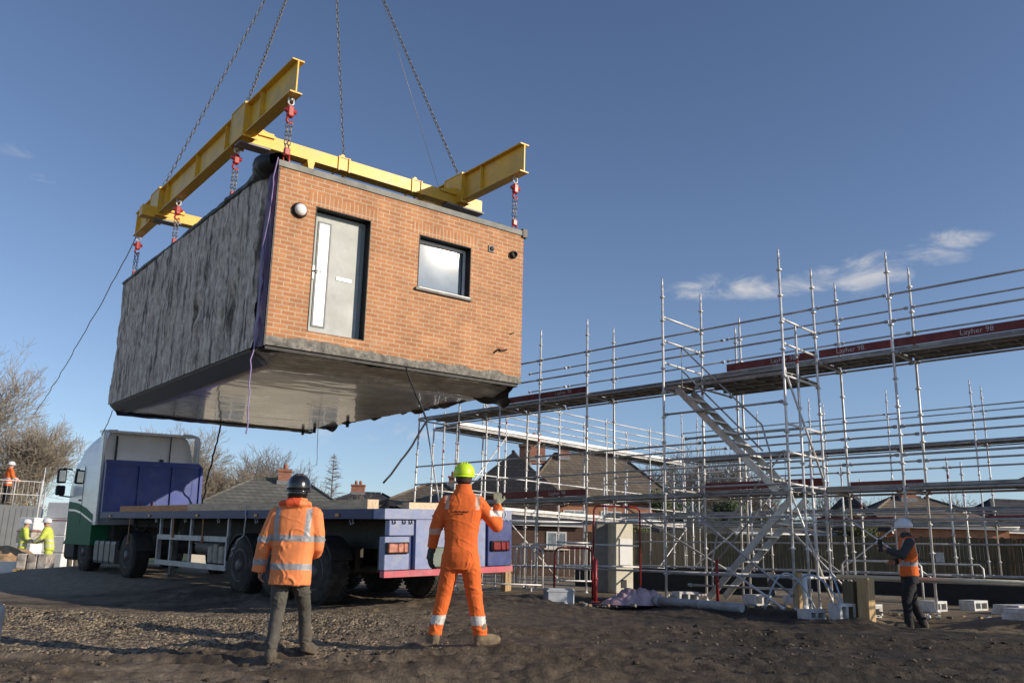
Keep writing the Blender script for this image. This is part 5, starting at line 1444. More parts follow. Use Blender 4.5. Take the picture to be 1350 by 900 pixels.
# --- man in orange jacket and black helmet walking away
pz = .0
mb = head_neck(MB(), 0, .03, 1.63)
torso(mb, [(.84, .12, .09, 0, 0), (1.1, .12, .09, 0, 0), (1.3, .14, .09, 0, 0), (1.42, .14, .07, 0, 0), (1.48, .07, .06, 0, 0), (1.52, .05, .05, 0, .01)])
limb(mb, [(-.16, 0, 1.38, .05), (-.27, -.01, 1.12, .04), (-.315, .04, .87, .032)]); hand(mb, (-.32, .045, .86), (0, .2, -.95), (1, .2, 0), .95, .45)
limb(mb, [(.16, 0, 1.38, .05), (.235, .05, 1.12, .04), (.13, .26, 1.03, .032)]); hand(mb, (.125, .265, 1.03), (-.8, .5, 0), (0, -.3, -1), .95, .5)
limb(mb, [(-.09, 0, .86, .075), (-.10, -.0, .47, .05), (-.10, -.10, .10, .038)]); limb(mb, [(.09, 0, .86, .075), (.12, .20, .50, .05), (.125, .34, .12, .038)])
GZ2 = gz(-2.05, 8.75)
man2 = body_of('man in orange reflective jacket, grey trousers and black helmet walking away from the camera', (-2.13, 8.80, GZ2 + .005), 0, mb)
mb = MB()
torso(mb, [(.715, .205, .155, -.005, 0), (.80, .205, .155, 0, 0), (.95, .203, .153, 0, 0), (1.12, .208, .152, 0, 0), (1.28, .220, .148, 0, 0), (1.38, .222, .134, 0, .0), (1.44, .20, .118, 0, .0), (1.49, .135, .108, 0, .0), (1.535, .115, .11, 0, .0), (1.57, .100, .10, 0, .01)])
limb(mb, [(-.185, 0, 1.39, .088), (-.25, -.01, 1.22, .080), (-.285, -.015, 1.10, .074), (-.315, .01, .94, .070), (-.325, .025, .835, .070)], flat=True)
limb(mb, [(.185, 0, 1.39, .088), (.225, .02, 1.22, .078), (.228, .05, 1.10, .074), (.19, .18, 1.04, .072), (.15, .235, 1.02, .066)], flat=True)
limb(mb, [(-.13, -.06, 1.50, .04), (-.06, -.11, 1.505, .045), (.06, -.11, 1.505, .045), (.13, -.06, 1.50, .04)])    # hood lump
def asg2(c):
    x, y, z = c[:, 0], c[:, 1], c[:, 2]
    arm = x < -.225
    band = ((z > 1.135) & (z < 1.195)) | ((z > .865) & (z < .925) & ~arm)
    armb = arm & (((z > 1.12) & (z < 1.18)) | ((z > .90) & (z < .955)))
    brace = (np.abs(np.abs(x) - .155) < .026) & (z > 1.195) & (z < 1.46)
    hood = (z > 1.478) & (x < .06) | (z > 1.478) & (y > .02)
    return np.where((band & ~arm) | armb | brace, 1, np.where(hood, 2, 0))
soft('jacket', mb, .0085, [M['hv_orange_jkt'], M['reflect'], M['hv_red']], man2, asg2, 4, (.013, 4.6, .8), 30)
mb = MB()
torso(mb, [(.70, .16, .125, 0, 0), (.82, .185, .14, 0, 0), (.95, .175, .13, 0, 0)])
limb(mb, [(-.09, 0, .80, .098), (-.095, .0, .64, .084), (-.10, -.005, .47, .070), (-.10, -.06, .28, .064), (-.10, -.10, .12, .066)], flat=True)
limb(mb, [(.09, 0, .80, .098), (.11, .10, .64, .084), (.12, .20, .50, .070), (.122, .28, .30, .062), (.125, .345, .15, .064)], flat=True)
soft('trousers', mb, .0085, M['trouser_grey'], man2, None, 4, (.015, 6.5, 1.1), 41)
mb = MB(); boot(mb, -.10, -.12, .0, R(-8), .0); soft('boot', mb, .01, M['boot_grey'], man2, None, 2)
mb = MB(); boot(mb, .13, .33, .035, R(10), .2); soft('boot', mb, .01, M['boot_grey'], man2, None, 2)
helmet(man2, (0, .03, 1.635), M['helmet_black'], .118, .138, .17, tilt=R(2))
mb = MB(); torso(mb, [(1.555, .090, .098, 0, .01), (1.60, .105, .118, 0, .015), (1.66, .108, .125, 0, .025)]); soft('helmet_liner', mb, .012, M['helmet_black'], man2, None, 1)

# --- man by the scaffold in orange vest and white helmet, facing left
mb = head_neck(MB(), 0, .03, 1.60)
torso(mb, [(.84, .12, .09, 0, 0), (1.1, .12, .09, 0, 0), (1.3, .14, .09, 0, 0), (1.42, .14, .07, 0, 0), (1.48, .07, .06, 0, .01), (1.52, .05, .05, 0, .02)])
limb(mb, [(.16, 0, 1.37, .05), (.22, -.04, 1.12, .04), (.14, .20, 1.06, .032)]); hand(mb, (.135, .21, 1.06), (-.3, .9, .1), (-.5, 0, -1), .95, .5)
limb(mb, [(-.16, 0, 1.37, .05), (-.22, .14, 1.17, .04), (-.15, .36, 1.26, .032)]); hand(mb, (-.15, .37, 1.265), (.1, .9, .3), (.6, 0, -1), .95, .6)
limb(mb, [(-.09, 0, .86, .075), (-.10, .10, .47, .05), (-.10, .09, .10, .038)]); limb(mb, [(.09, 0, .86, .075), (.09, -.02, .47, .05), (.09, -.17, .12, .038)])
GZ3 = gz(6.68, 14.6)
man3 = body_of('man in orange vest, dark trousers and white helmet standing sideways in front of the scaffold', (6.68, 14.60, GZ3), R(78), mb, .012)
mb = MB()
torso(mb, [(.84, .19, .145, 0, 0), (1.0, .185, .14, 0, 0), (1.2, .195, .142, 0, 0), (1.36, .185, .128, 0, 0), (1.44, .145, .11, 0, 0), (1.485, .095, .09, 0, .01)])
limb(mb, [(-.12, 0, 1.40, .085), (.12, 0, 1.40, .085)])
def asg3(c):
    x, y, z = c[:, 0], c[:, 1], c[:, 2]
    b = ((z > 1.005) & (z < 1.065)) | ((np.abs(np.abs(x) - .12) < .022) & (z > 1.065) & (np.abs(y) > .07))
    return np.where(b, 1, 0)
soft('hi_vis_vest', mb, .012, [M['hv_orange'], M['reflect']], man3, asg3, 3, (.010, 6, .8), 50)
mb = MB()
limb(mb, [(.185, 0, 1.38, .082), (.222, -.03, 1.22, .074), (.235, -.045, 1.12, .07), (.19, .12, 1.08, .06), (.145, .20, 1.06, .05)], flat=True)
limb(mb, [(-.185, 0, 1.38, .082), (-.215, .08, 1.26, .072), (-.23, .14, 1.17, .068), (-.19, .28, 1.22, .058), (-.155, .355, 1.255, .05)], flat=True)
torso(mb, [(.82, .175, .13, 0, 0), (1.2, .18, .128, 0, 0), (1.36, .17, .115, 0, 0), (1.45, .13, .1, 0, 0), (1.51, .085, .085, 0, .01), (1.545, .08, .08, 0, .02)])
soft('jumper', mb, .012, M['sleeve_dark'], man3, None, 3, (.012, 7, 1), 52)
mb = MB()
torso(mb, [(.72, .16, .125, 0, 0), (.82, .18, .14, 0, 0), (.93, .172, .128, 0, 0)])
limb(mb, [(-.09, 0, .80, .105), (-.10, .10, .47, .082), (-.10, .085, .09, .072)]); limb(mb, [(.09, 0, .80, .105), (.09, -.03, .47, .082), (.09, -.17, .10, .070)])
soft('trousers', mb, .012, M['trouser_dark'], man3, None, 3, (.015, 7, 1), 53)
mb = MB(); boot(mb, -.10, .07, 0, R(-6)); soft('boot', mb, .012, M['boot_grey'], man3, None, 2)
mb = MB(); boot(mb, .09, -.20, 0, R(25), .0); soft('boot', mb, .012, M['boot_grey'], man3, None, 2)
helmet(man3, (0, .03, 1.625), M['helmet_white'], .118, .142, .145, tilt=R(-3))
mb = MB(); mb.bbox((-.19, .42, 1.22), (-.10, .48, 1.42), .01); tl = mb.build('hand_tool', M['rope_dark']); tl.matrix_world = Matrix.Translation((6.68, 14.60, GZ3)) @ Matrix.Rotation(R(78), 4, 'Z'); tag(tl, 'small dark handset held up by the man in the white helmet', 'handset')

# --- far workers at the left
def far_person(label, x, y, z, rz, top, legs, helm, lean=0.0, vox=.02, arm=(.9, .2), group=None):
    mb = head_neck(MB(), 0, .03 + lean * .6, 1.60)
    torso(mb, [(.84, .12, .09, 0, 0), (1.1, .12, .09, 0, lean * .2), (1.42, .14, .07, 0, lean * .5), (1.52, .05, .05, 0, lean * .6)])
    for s in (-1, 1):
        limb(mb, [(s * .16, lean * .5, 1.38, .05), (s * .24, lean * .5 + .08, 1.12, .042), (s * .2, lean * .5 + .3, 1.0, .036)]); hand(mb, (s * .2, lean * .5 + .31, 1.0), (0, .9, -.2), (-s, 0, -.3), 1.0, .5)
        limb(mb, [(s * .09, 0, .86, .075), (s * .11, .03, .47, .05), (s * .12, 0, .08, .04)])
    o = body_of(label, (x, y, z), rz, mb, vox * .7, group)
    mb = MB(); torso(mb, [(.74, .20, .15, 0, 0), (1.0, .195, .15, 0, lean * .15), (1.25, .22, .15, 0, lean * .38), (1.40, .20, .125, 0, lean * .5), (1.49, .10, .10, 0, lean * .58)])
    for s in (-1, 1): limb(mb, [(s * .18, lean * .5, 1.38, .085), (s * .25, lean * .5 + .08, 1.12, .075), (s * .205, lean * .5 + .28, 1.01, .065)])
    soft('jacket', mb, vox, [M[top], M['reflect_pale']], o, lambda c: np.where(((c[:, 2] > 1.02) & (c[:, 2] < 1.08)) | ((c[:, 2] > .85) & (c[:, 2] < .91)), 1, 0), 2, (.014, 5, .8), 60)
    mb = MB(); torso(mb, [(.72, .16, .125, 0, 0), (.9, .17, .13, 0, 0)])
    for s in (-1, 1): limb(mb, [(s * .09, 0, .80, .105), (s * .11, .03, .47, .085), (s * .12, 0, .10, .08)])
    soft('trousers', mb, vox, M[legs], o, None, 2, (.012, 7, 1), 61)
    mb = MB()
    for s in (-1, 1): mb2 = MB(); boot(mb2, s * .12, -.03, 0, R(s * 10)); soft('boot', mb2, vox, M['boot'], o, None, 1)
    helmet(o, (0, .03 + lean * .6, 1.63), M[helm], .118, .142, .145, ridge=False)
    return o
far_person('worker in yellow hi vis behind the soil heap, in front of the grey site cabin', -17.0, 31.0, gz(-17, 31), R(-60), 'hv_yellow', 'trouser_dark', 'helmet_white')
far_person('worker in full yellow hi vis leaning forward beside the stacked white goods', -15.0, 29.0, gz(-15, 29), R(100), 'hv_yellow', 'hv_yellow', 'helmet_white', .28)
far_person('worker in dark clothes and yellow vest standing close behind the lorry cab', -14.75, 30.2, gz(-14.7, 30), R(60), 'sleeve_dark', 'trouser_grey', 'helmet_white')
far_person('worker in orange jacket standing up on the roof of the grey site cabin', -21.0, 36.4, 2.62, R(-40), 'hv_orange', 'trouser_dark', 'helmet_white')

# ------------------------------------------------------------------ trees
def bare_tree(name, label, x, y, h, spread, seed, m='twig', lvl=5, dense=1.0, conical=False, group='bare winter trees', z=None, trunk_r=None):
    rng = random.Random(seed)
    z0 = gz(x, y) - .1 if z is None else z
    t = thing(name, label, 'tree', (x, y, z0), group=group)
    trunk = MB(); crown = MB()
    tr_ = trunk_r or h * .016
    def seg(mb, p, q, r0, r1, n):
        mb.tube(p, q, r0, r1, n=n, cap=False)
    thin = .0075 * max(1.0, math.hypot(x, y) / 45)
    def grow(p, d, ln, r, k):
        nseg = 3 if k < 3 else 2
        q = p
        for i in range(nseg):
            dd = (d + Vector((rng.uniform(-1, 1), rng.uniform(-1, 1), rng.uniform(-.4, .8))) * (.10 + .05 * k)).normalized()
            e = q + dd * ln / nseg
            r1 = max(thin, r * (.86 if k else .9))
            seg(trunk if k == 0 else crown, q, e, max(r, thin), r1, 6 if k < 2 else 3)
            r = r1; q = e; d = dd
            if k < lvl and (k > 0 or i > 0):
                nb = (2 if k < 2 else (rng.choice((1, 2, 2)) if dense > 1 else rng.choice((1, 1, 2))) if k < 4 else (rng.choice((1, 1, 1, 2)) if dense > 1 else rng.choice((0, 1, 1, 1))))
                for j in range(nb):
                    a = rng.uniform(0, 2 * math.pi); o = d.orthogonal().normalized(); o = Quaternion(d, a) @ o
                    an = rng.uniform(.45, .95) * spread
                    nd = (d * math.cos(an) + o * math.sin(an) + Vector((0, 0, .12))).normalized()
                    grow(q, nd, ln * rng.uniform(.58, .82), r * rng.uniform(.5, .68), k + 1)
        if k < lvl:
            grow(q, d, ln * .72, r * .8, k + 1)
    if conical:
        seg(trunk, Vector((0, 0, 0)), Vector((0, 0, h)), tr_, .015, 6)
        zz = h * .15
        while zz < h * .98:
            for j in range(5):
                a = rng.uniform(0, 6.28); L = (h - zz) * .30 * rng.uniform(.7, 1.1) + .1
                p = Vector((0, 0, zz)); d = Vector((math.cos(a), math.sin(a), rng.uniform(.1, .5))).normalized()
                q = p + d * L; seg(crown, p, q, thin * 1.6, thin, 3)
                for s in range(int(5 + L * 3)):
                    u = rng.uniform(.25, 1); b = p.lerp(q, u); dd = Vector((rng.uniform(-1, 1), rng.uniform(-1, 1), rng.uniform(-.3, .7))).normalized()
                    seg(crown, b, b + dd * rng.uniform(.15, .45), thin, thin * .7, 3)
            zz += h * .035
    else:
        grow(Vector((0, 0, 0)), Vector((rng.uniform(-.05, .05), rng.uniform(-.05, .05), 1)), h * .34, tr_, 0)
    # bring the crown to the wanted height
    top = max(v[2] for v in crown.v); k = h / top
    for mb in (trunk, crown): mb.v = [(v[0] * k, v[1] * k, v[2] * k) for v in mb.v]
    trunk.build('trunk', M['bark'], t); crown.build('crown', M[m], t)
    return t
bare_tree('bare_tree', 'tall tan bare tree at the far left edge beyond the grey site cabin', -29.5, 47, 12.6, .95, 3, lvl=6, dense=1.3)
bare_tree('bare_tree', 'lower spreading bare tree at the far left, between the tall tree and the lorry cab', -24.6, 46, 7.8, 1.1, 8, lvl=6, dense=1.3)
bare_tree('bare_tree', 'tan bare tree rising directly behind the lorry cab', -19.2, 50, 8.4, 1.0, 21, lvl=6, dense=1.3)
bare_tree('bare_tree', 'bushy tan bare tree between the lorry cab and the brick chimney', -16.6, 51, 6.2, 1.15, 25, lvl=6, dense=1.3)
bare_tree('bare_tree', 'grey bare tree spreading behind the brick chimney on the hipped roof', -17.0, 60, 8.6, 1.1, 33, 'twig_grey', lvl=6)
bare_tree('bare_tree', 'small bare tree seen above the black helmeted man', -13.9, 58, 6.6, 1.0, 37, 'twig_grey', lvl=5)
bare_tree('conifer_tree', 'thin pointed bare tree standing alone right of the black helmet', -12.2, 60, 7.6, 1, 41, 'twig_grey', conical=True)
bare_tree('bare_tree', 'low pale bare scrub tree right of the thin pointed tree', -9.3, 62, 5.2, 1.2, 45, 'twig', lvl=5)
bare_tree('bare_tree', 'low bare scrub tree left of the first scaffold posts', -6.9, 62, 5.0, 1.2, 48, 'twig_grey', lvl=5)
for i, (x, y, h, lab) in enumerate(((10.3, 60, 8.6, 'grey bare tree behind the stair tower, nearest the brown roofed house'), (13.2, 62, 9.6, 'tall grey bare tree seen through the middle of the stair tower'), (15.6, 60, 8.8, 'grey bare tree behind the right side of the stair tower'),
                               (18.6, 64, 6.8, 'bare tree between the stair tower and the dark gabled bungalow'), (24.6, 66, 7.0, 'dark bare tree rising behind the hipped bungalow roof'), (28.3, 66, 6.4, 'pale bare tree right of the hipped bungalow roof'), (32.5, 64, 6.6, 'pale bare tree at the far right edge behind the back scaffold'))):
    bare_tree('bare_tree', lab, x, y, h, 1.05, 60 + i * 3, 'twig_grey' if i < 5 else 'twig', lvl=6 if i < 3 else 5)
def shrub(name, label, x, y, h, w_, seed, m):
    rng = random.Random(seed)
    t = thing(name, label, 'shrub', (x, y, gz(x, y)), group='evergreen shrubs beyond the fence')
    mb = MB(); mb.tube((0, 0, 0), (0, 0, h * .6), .08, .03, n=6, cap=False); mb.build('trunk', M['bark'], t)
    cl = [(rng.uniform(-.6, .6) * w_, rng.uniform(-.6, .6) * w_, h * rng.uniform(.25, .85), rng.uniform(.28, .45) * w_) for _ in range(16)]
    vs = []; fs = []
    for i in range(5200):
        c = rng.choice(cl); d = Vector((rng.gauss(0, 1), rng.gauss(0, 1), rng.gauss(0, 1))).normalized() * c[3] * (rng.random() ** .4)
        p = Vector(c[:3]) + d; p.z = max(.05, min(h * 1.05, p.z)); s = rng.uniform(.04, .10)
        a = Vector((rng.gauss(0, 1), rng.gauss(0, 1), rng.gauss(0, 1))).normalized(); b = a.orthogonal().normalized()
        k = len(vs); vs += [p + a * s, p + b * s * .5, p - a * s, p - b * s * .5]; fs.append((k, k + 1, k + 2, k + 3))
    MB().add(vs, fs).build('crown', M[m], t)
shrub('evergreen_shrub', 'round dark evergreen shrub just left of the stair tower', 8.7, 45, 4.9, 1.5, 1, 'leaf')
shrub('evergreen_shrub', 'narrow evergreen shrub seen through the middle of the stair tower', 11.6, 47, 5.4, 1.1, 2, 'leaf')
shrub('evergreen_shrub', 'olive green shrub between the stair tower and the dark gabled bungalow', 17.4, 44, 3.8, 1.5, 3, 'leaf_light')
shrub('evergreen_shrub', 'low dark hedge shrub behind the small white gable', 10.0, 48, 3.5, 1.9, 4, 'leaf')
shrub('evergreen_shrub', 'low dark hedge shrub right of the small white gable', 13.4, 48, 3.6, 2.0, 5, 'leaf')
shrub('evergreen_shrub', 'round leafy shrub at the foot of the brown roofed house', 6.6, 44, 2.6, 1.2, 6, 'leaf_light')

# ------------------------------------------------------------------ houses beyond the site
def pitched(name, label, x, y, w_, d, eave, ridge, rz, wall, roof, hip=0.0, chimneys=(), windows=(), zbase=.3, oh=.35, door=None, cat='house', fascia='white_pvc'):
    """w_ along local x (ridge direction), d in depth; hip = how far the ridge ends step in"""
    t = thing(name, label, cat, (x, y, zbase), R(rz))
    e = eave - zbase; rg = ridge - zbase
    mb = MB(); hw, hd = w_ / 2, d / 2
    mb.box((-hw, -hd, -.3), (hw, hd, e))
    if hip == 0:
        for s in (-1, 1): mb.add([(s * (hw - .001), -hd, e), (s * (hw - .001), hd, e), (s * (hw - .001), 0, rg - .05)], [(0, 1, 2)])
    wl = mb.build('wall', M[wall], t)
    mb = MB(); ex, ey = hw + (oh if hip else .12), hd + oh; drop = (rg - e) * oh / (hd + 1e-6); th = .14
    b = [(-ex, -ey, e - drop), (ex, -ey, e - drop), (ex, ey, e - drop), (-ex, ey, e - drop)]
    rx = hw - hip if hip else ex
    tp = [(-rx, 0, rg), (rx, 0, rg)]
    vs = b + tp + [(p[0], p[1], p[2] - th) for p in b]
    mb.add(vs, [(0, 1, 5, 4), (2, 3, 4, 5), (1, 2, 5), (3, 0, 4), (6, 9, 8, 7), (0, 6, 7, 1), (1, 7, 8, 2), (2, 8, 9, 3), (3, 9, 6, 0)])
    if True:
        for k in range(int(2 * rx / .4)): mb.tube((-rx + .4 * k, 0, rg + .02), (-rx + .4 * k + .38, 0, rg + .02), .10, n=6, smooth=False)
        if hip:
            for c in (0, 1, 2, 3):
                p = Vector(b[c]); q = Vector(tp[0] if c in (0, 3) else tp[1])
                mb.tube(p + Vector((0, 0, .03)), q + Vector((0, 0, .03)), .07, n=5)
    rf = mb.build('roof', M[roof], t)
    mb = MB(); mb.box((-ex, -ey - .03, e - drop - th - .10), (ex, -ey + .0, e - drop - .02)); mb.tube((-ex, -ey - .09, e - drop - .06), (ex, -ey - .09, e - drop - .06), .055, n=6)
    mb.build('gutter', M[fascia], rf)
    for (cx, cy, ch, cw) in chimneys:
        base = rg - abs(cy) / (hd + oh) * (rg - e) - .35
        mb = MB(); mb.box((cx - cw / 2, cy - .28, base), (cx + cw / 2, cy + .28, rg + ch)); mb.box((cx - cw / 2 - .05, cy - .33, rg + ch), (cx + cw / 2 + .05, cy + .33, rg + ch + .12))
        c = mb.build('chimney', M['chimney' if wall != 'house_brick_shade' else 'house_brick_shade'], rf)
        n = max(1, int(cw / .35))
        for i in range(n): MB().lathe([(.10, rg + ch + .12), (.12, rg + ch + .3), (.09, rg + ch + .42)], (cx + (i - (n - 1) / 2) * .33, cy, 0), 'z', 10).build('chimney_pot', M['chimney'], c)
        MB().box((cx - cw / 2 - .06, cy - .34, base + .18), (cx + cw / 2 + .06, cy + .34, base + .40)).build('flashing', M['lead'], c)
    for (wx, wz, ww, wh) in windows:
        y0 = -hd
        mb = MB(); f = .07
        mb.box((wx - ww / 2, y0 - .03, wz), (wx - ww / 2 + f, y0 - .002, wz + wh)); mb.box((wx + ww / 2 - f, y0 - .03, wz), (wx + ww / 2, y0 - .002, wz + wh))
        mb.box((wx - ww / 2 + f, y0 - .03, wz), (wx + ww / 2 - f, y0 - .002, wz + f)); mb.box((wx - ww / 2 + f, y0 - .03, wz + wh - f), (wx + ww / 2 - f, y0 - .002, wz + wh)); mb.box((wx - .03, y0 - .028, wz + f), (wx + .03, y0 - .002, wz + wh - f))
        wn_ = mb.build('window', M['white_pvc'], t)
        MB().box((wx - ww / 2 + f, y0 - .018, wz + f), (wx + ww / 2 - f, y0 - .004, wz + wh - f)).build('glass', M['glass'], wn_)
        MB().box((wx - ww / 2 - .08, y0 - .10, wz - .08), (wx + ww / 2 + .08, y0 - .002, wz - .003)).build('sill', M['render_cream'], wn_)
    if door:
        MB().box((door - .45, -hd - .04, 0), (door + .45, -hd - .002, 2.05)).build('door', M['white_pvc'], t)
    return t
pitched('bungalow', 'hipped grey roofed bungalow with one brick chimney behind the trailer bed', -12.2, 46, 7.4, 6.2, 3.05, 4.7, 12, 'render_cream', 'roof_grey', 2.4, ((0.3, -.2, .42, .62),), ((-2.4, .8, 1.4, 1.1), (2.2, .8, 1.4, 1.1)))  # unseen wall made cream to give the module underside a pale reflection
pitched('bungalow', 'distant low bungalow roof with a brown chimney right of the black helmeted man', -10.6, 66, 6.5, 6, 4.3, 5.5, 5, 'house_brick', 'roof_dark', 2.2, ((-.8, 0, .5, 1.0),), ())
pitched('terraced_house', 'brown roofed house seen between the first scaffold posts left of the yellow helmet', -4.4, 53, 6.0, 6, 3.7, 5.25, -10, 'house_brick', 'roof_brown', 2.4, ((1.2, 0, .4, .7),), ((-1, 1.1, 1.4, 1.1),))
pitched('semi_detached_house', 'brick house with brown tiled roof and two tall chimneys behind the pale scaffold', 4.9, 53, 8.2, 7.5, 4.75, 7.3, 6, 'house_brick', 'roof_brown', 2.0, ((-3.3, -.6, .75, 1.0), (-1.6, -.4, .45, .6)), ((-1.5, 2.2, 1.3, 1.25), (.6, 2.2, 1.2, 1.25), (2.8, 2.2, 1.3, 1.25), (-.4, .2, 1.3, 1.2), (2.0, .2, 1.4, 1.2)))
pitched('house_wing', 'dark shaded brick gable wing left of the brown tiled roof', 0.55, 47.5, 6.0, 4.6, 4.5, 6.35, 84, 'house_brick_shade', 'roof_dark', 0, ((.6, -.3, .7, .9),), (), door=None)
pitched('garden_shed', 'low dark flat fronted outbuilding below the gable wing', 1.1, 40, 4.4, 3, 2.7, 3.0, 4, 'house_brick_shade', 'roof_dark', 0, (), ((1.0, 1.2, .9, .7),), oh=.2)
pitched('conservatory', 'small building with a bright white gable seen through the stair tower', 10.0, 45, 3.2, 2.6, 2.75, 3.55, 78, 'sheet_white', 'roof_grey', 0, (), ())
pitched('garage', 'long low cream walled building behind the fence below the white gable', 12.6, 47, 9.0, 3.0, 2.75, 3.1, 3, 'render_cream', 'roof_grey', .8, (), ((-2, 1.2, 1.0, .9), (2.2, 1.2, 1.0, .9)))
pitched('bungalow', 'long hipped brown roofed bungalow behind the white helmeted man', 23.2, 50, 7.4, 7.0, 3.55, 5.05, -4, 'house_brick', 'roof_brown', 2.8, ((-.2, -.3, .25, .8),), ((-1.6, 1.0, 1.6, 1.1), (1.8, 1.0, 1.6, 1.1)))
pitched('bungalow', 'dark slate gabled bungalow wing left of the white helmeted man', 19.6, 49, 5.2, 3.4, 3.4, 4.95, 62, 'house_brick', 'roof_dark', 0, (), ((.6, 1.2, 1.0, 1.0),))
pitched('bungalow', 'dark gabled roof at the right edge beyond the fence', 29.4, 50, 6.5, 5.0, 3.5, 5.0, 8, 'house_brick', 'roof_dark', 1.6, (), ((-1.5, 1.2, 1.4, 1.0),))
pitched('brick_house', 'pale eaves corner of a building poking in at the right edge', 22.7, 29.6, 5.0, 4.6, 4.62, 5.9, 24, 'house_brick', 'roof_grey', 1.8, (), ((0, 2.2, 1.1, 1.1),), oh=.95)

# ------------------------------------------------------------------ timber fence
def fence(label, a, b, h, group='timber boundary fences', boards='fence_wood'):
    a = Vector(a); b = Vector(b); d = b - a; L = d.length; ang = math.atan2(d.y, d.x)
    t = thing('timber_fence', label, 'fence', (a.x, a.y, gz(a.x, a.y) - .02), ang, group)
    rng = random.Random(int(L * 10)); n = int(L / 2.4)
    for i in range(n + 1):
        x = L * i / n
        MB().box((x - .05, -.05, 0), (x + .05, .05, h + .05)).build('post', M['fence_wood'], t)
        if i < n:
            mb = MB(); xx = x + .055
            while xx < x + L / n - .06:
                w_ = .13; q = rng.uniform(-.02, .015)
                mb.box((xx, -.012 + rng.uniform(-.004, .004), .06), (min(xx + w_, x + L / n - .055), .012, h + q)); xx += w_ + .006
            mb.build('panel', M[boards], t)
            mb = MB()
            for z in (.4, h * .55, h - .3): mb.box((x + .052, .013, z), (x + L / n - .052, .06, z + .08))
            mb.build('rail', M['fence_wood'], t)
    return t
A = LR(25.0, 32.2); B = LR(15.5, 32.4); C_ = LR(1.0, 32.6)
fence('sunlit tan timber fence left of the stair tower', (3.2, 40.0, 0), (8.4, 37.0, 0), 2.0, boards='fence_sunlit')
fence('long dark weathered timber fence behind the white helmeted man', (8.45, 36.95, 0), (26.0, 29.3, 0), 1.95)

# ------------------------------------------------------------------ small things on the plot
def place(o, x, y, rz=0, z=None):
    o.location = (x, y, gzd(x, y) if z is None else z); o.rotation_euler = (0, 0, rz); return o
# cabinet
t = thing('meter_cabinet', 'tall cream cabinet with a white panel between the red frames', 'cabinet', (2.72, 20.3, .3), R(22))
MB().bbox((-.22, -.01, 0), (.24, .5, 1.56), .015).build('body', M['cabinet'], t)
MB().bbox((-.13, -.035, .62), (.19, -.011, 1.22), .01).build('door', M['cab_panel'], t)
MB().box((-.08, -.02, .12), (.06, -.011, .30)).build('vent', M['black'], t)
t = tag(place(MB().bbox((-.28, -.06, 0), (.30, .30, 1.58), .02).build('cabinet_side', M['cab_side']), 2.36, 20.62, R(10), .29), 'tall grey block standing in for the dark left side of the cream cabinet', 'slab')  # separate block drawn as the cabinet's dark grey left side
# heap of wrapped material
def heap(u, v):
    a = 2 * math.pi * u; r = v
    x = .66 * r * math.cos(a); y = .36 * r * math.sin(a)
    prof = .36 * (1 - r ** 3) * (.75 + .6 * float(fbm(x * 1.8 + 3, y * 1.2, 3, 13)))
    return (x + .05 * float(fbm(x * 6, y * 6, 3, 17)), y, prof + (1 - r ** 4) * (.16 * abs(float(fbm(x * 5.5 + y * 2, y * 7, 4, 3, .6))) + .03 * float(fbm(x * 16, y * 16, 3, 23))) - .02)
o = MB().grid(heap, 90, 36).build('wrapped_bundle', M['pink_film']); fix_normals(o); tag(place(o, 2.38, 16.3, R(20), .27), 'pinkish plastic wrapped bundle lying on the mud below the cream cabinet', 'bundle')
# red arches and posts
def arch(x, y, rz, w_, h, lab):
    mb = MB(); r = .12
    pts = [(-w_ / 2, 0, 0), (-w_ / 2, 0, h - r)] + [(-w_ / 2 + r - r * math.cos(R(a)), 0, h - r + r * math.sin(R(a))) for a in (30, 60, 90)] + [(w_ / 2 - r + r * math.sin(R(a)), 0, h - r + r * math.cos(R(a))) for a in (0, 30, 60, 90)] + [(w_ / 2, 0, 0)]
    t = thing('red_frame', lab, 'gate frame', (x, y, .28), rz, 'red tube frames')
    m2 = MB(); m2.path(pts, .019, 8); m2.build('arch_tube', M['red_tube'], t)
    m2 = MB(); m2.tube((-w_ / 2 + .03, 0, .62), (w_ / 2 - .03, 0, .62), .02); m2.tube((-w_ / 2 + .03, 0, 1.05), (w_ / 2 - .03, 0, 1.05), .018); m2.build('cross_tube', M['galv'], t)
arch(2.32, 18.4, R(8), 1.0, 1.85, 'red arched tube frame standing round the cream cabinet')
arch(1.3, 16.9, R(6), .74, .95, 'low red tube frame left of the cream cabinet')
for (x, y, h, lab) in ((3.9, 16.3, .8, 'red prop at the foot of the stair tower, left of the lower flight'), (1.62, 15.9, .75, 'red prop just left of the pinkish bundle')):
    mb = MB(); mb.tube((0, 0, 0), (0, 0, h), .03); mb.tube((0, 0, h * .5), (0, 0, h * .56), .042); mb.box((-.08, -.08, 0), (.08, .08, .012))
    tag(place(mb.build('steel_prop', M['red_tube']), x, y, 0, .29), lab, 'prop', 'red steel props')
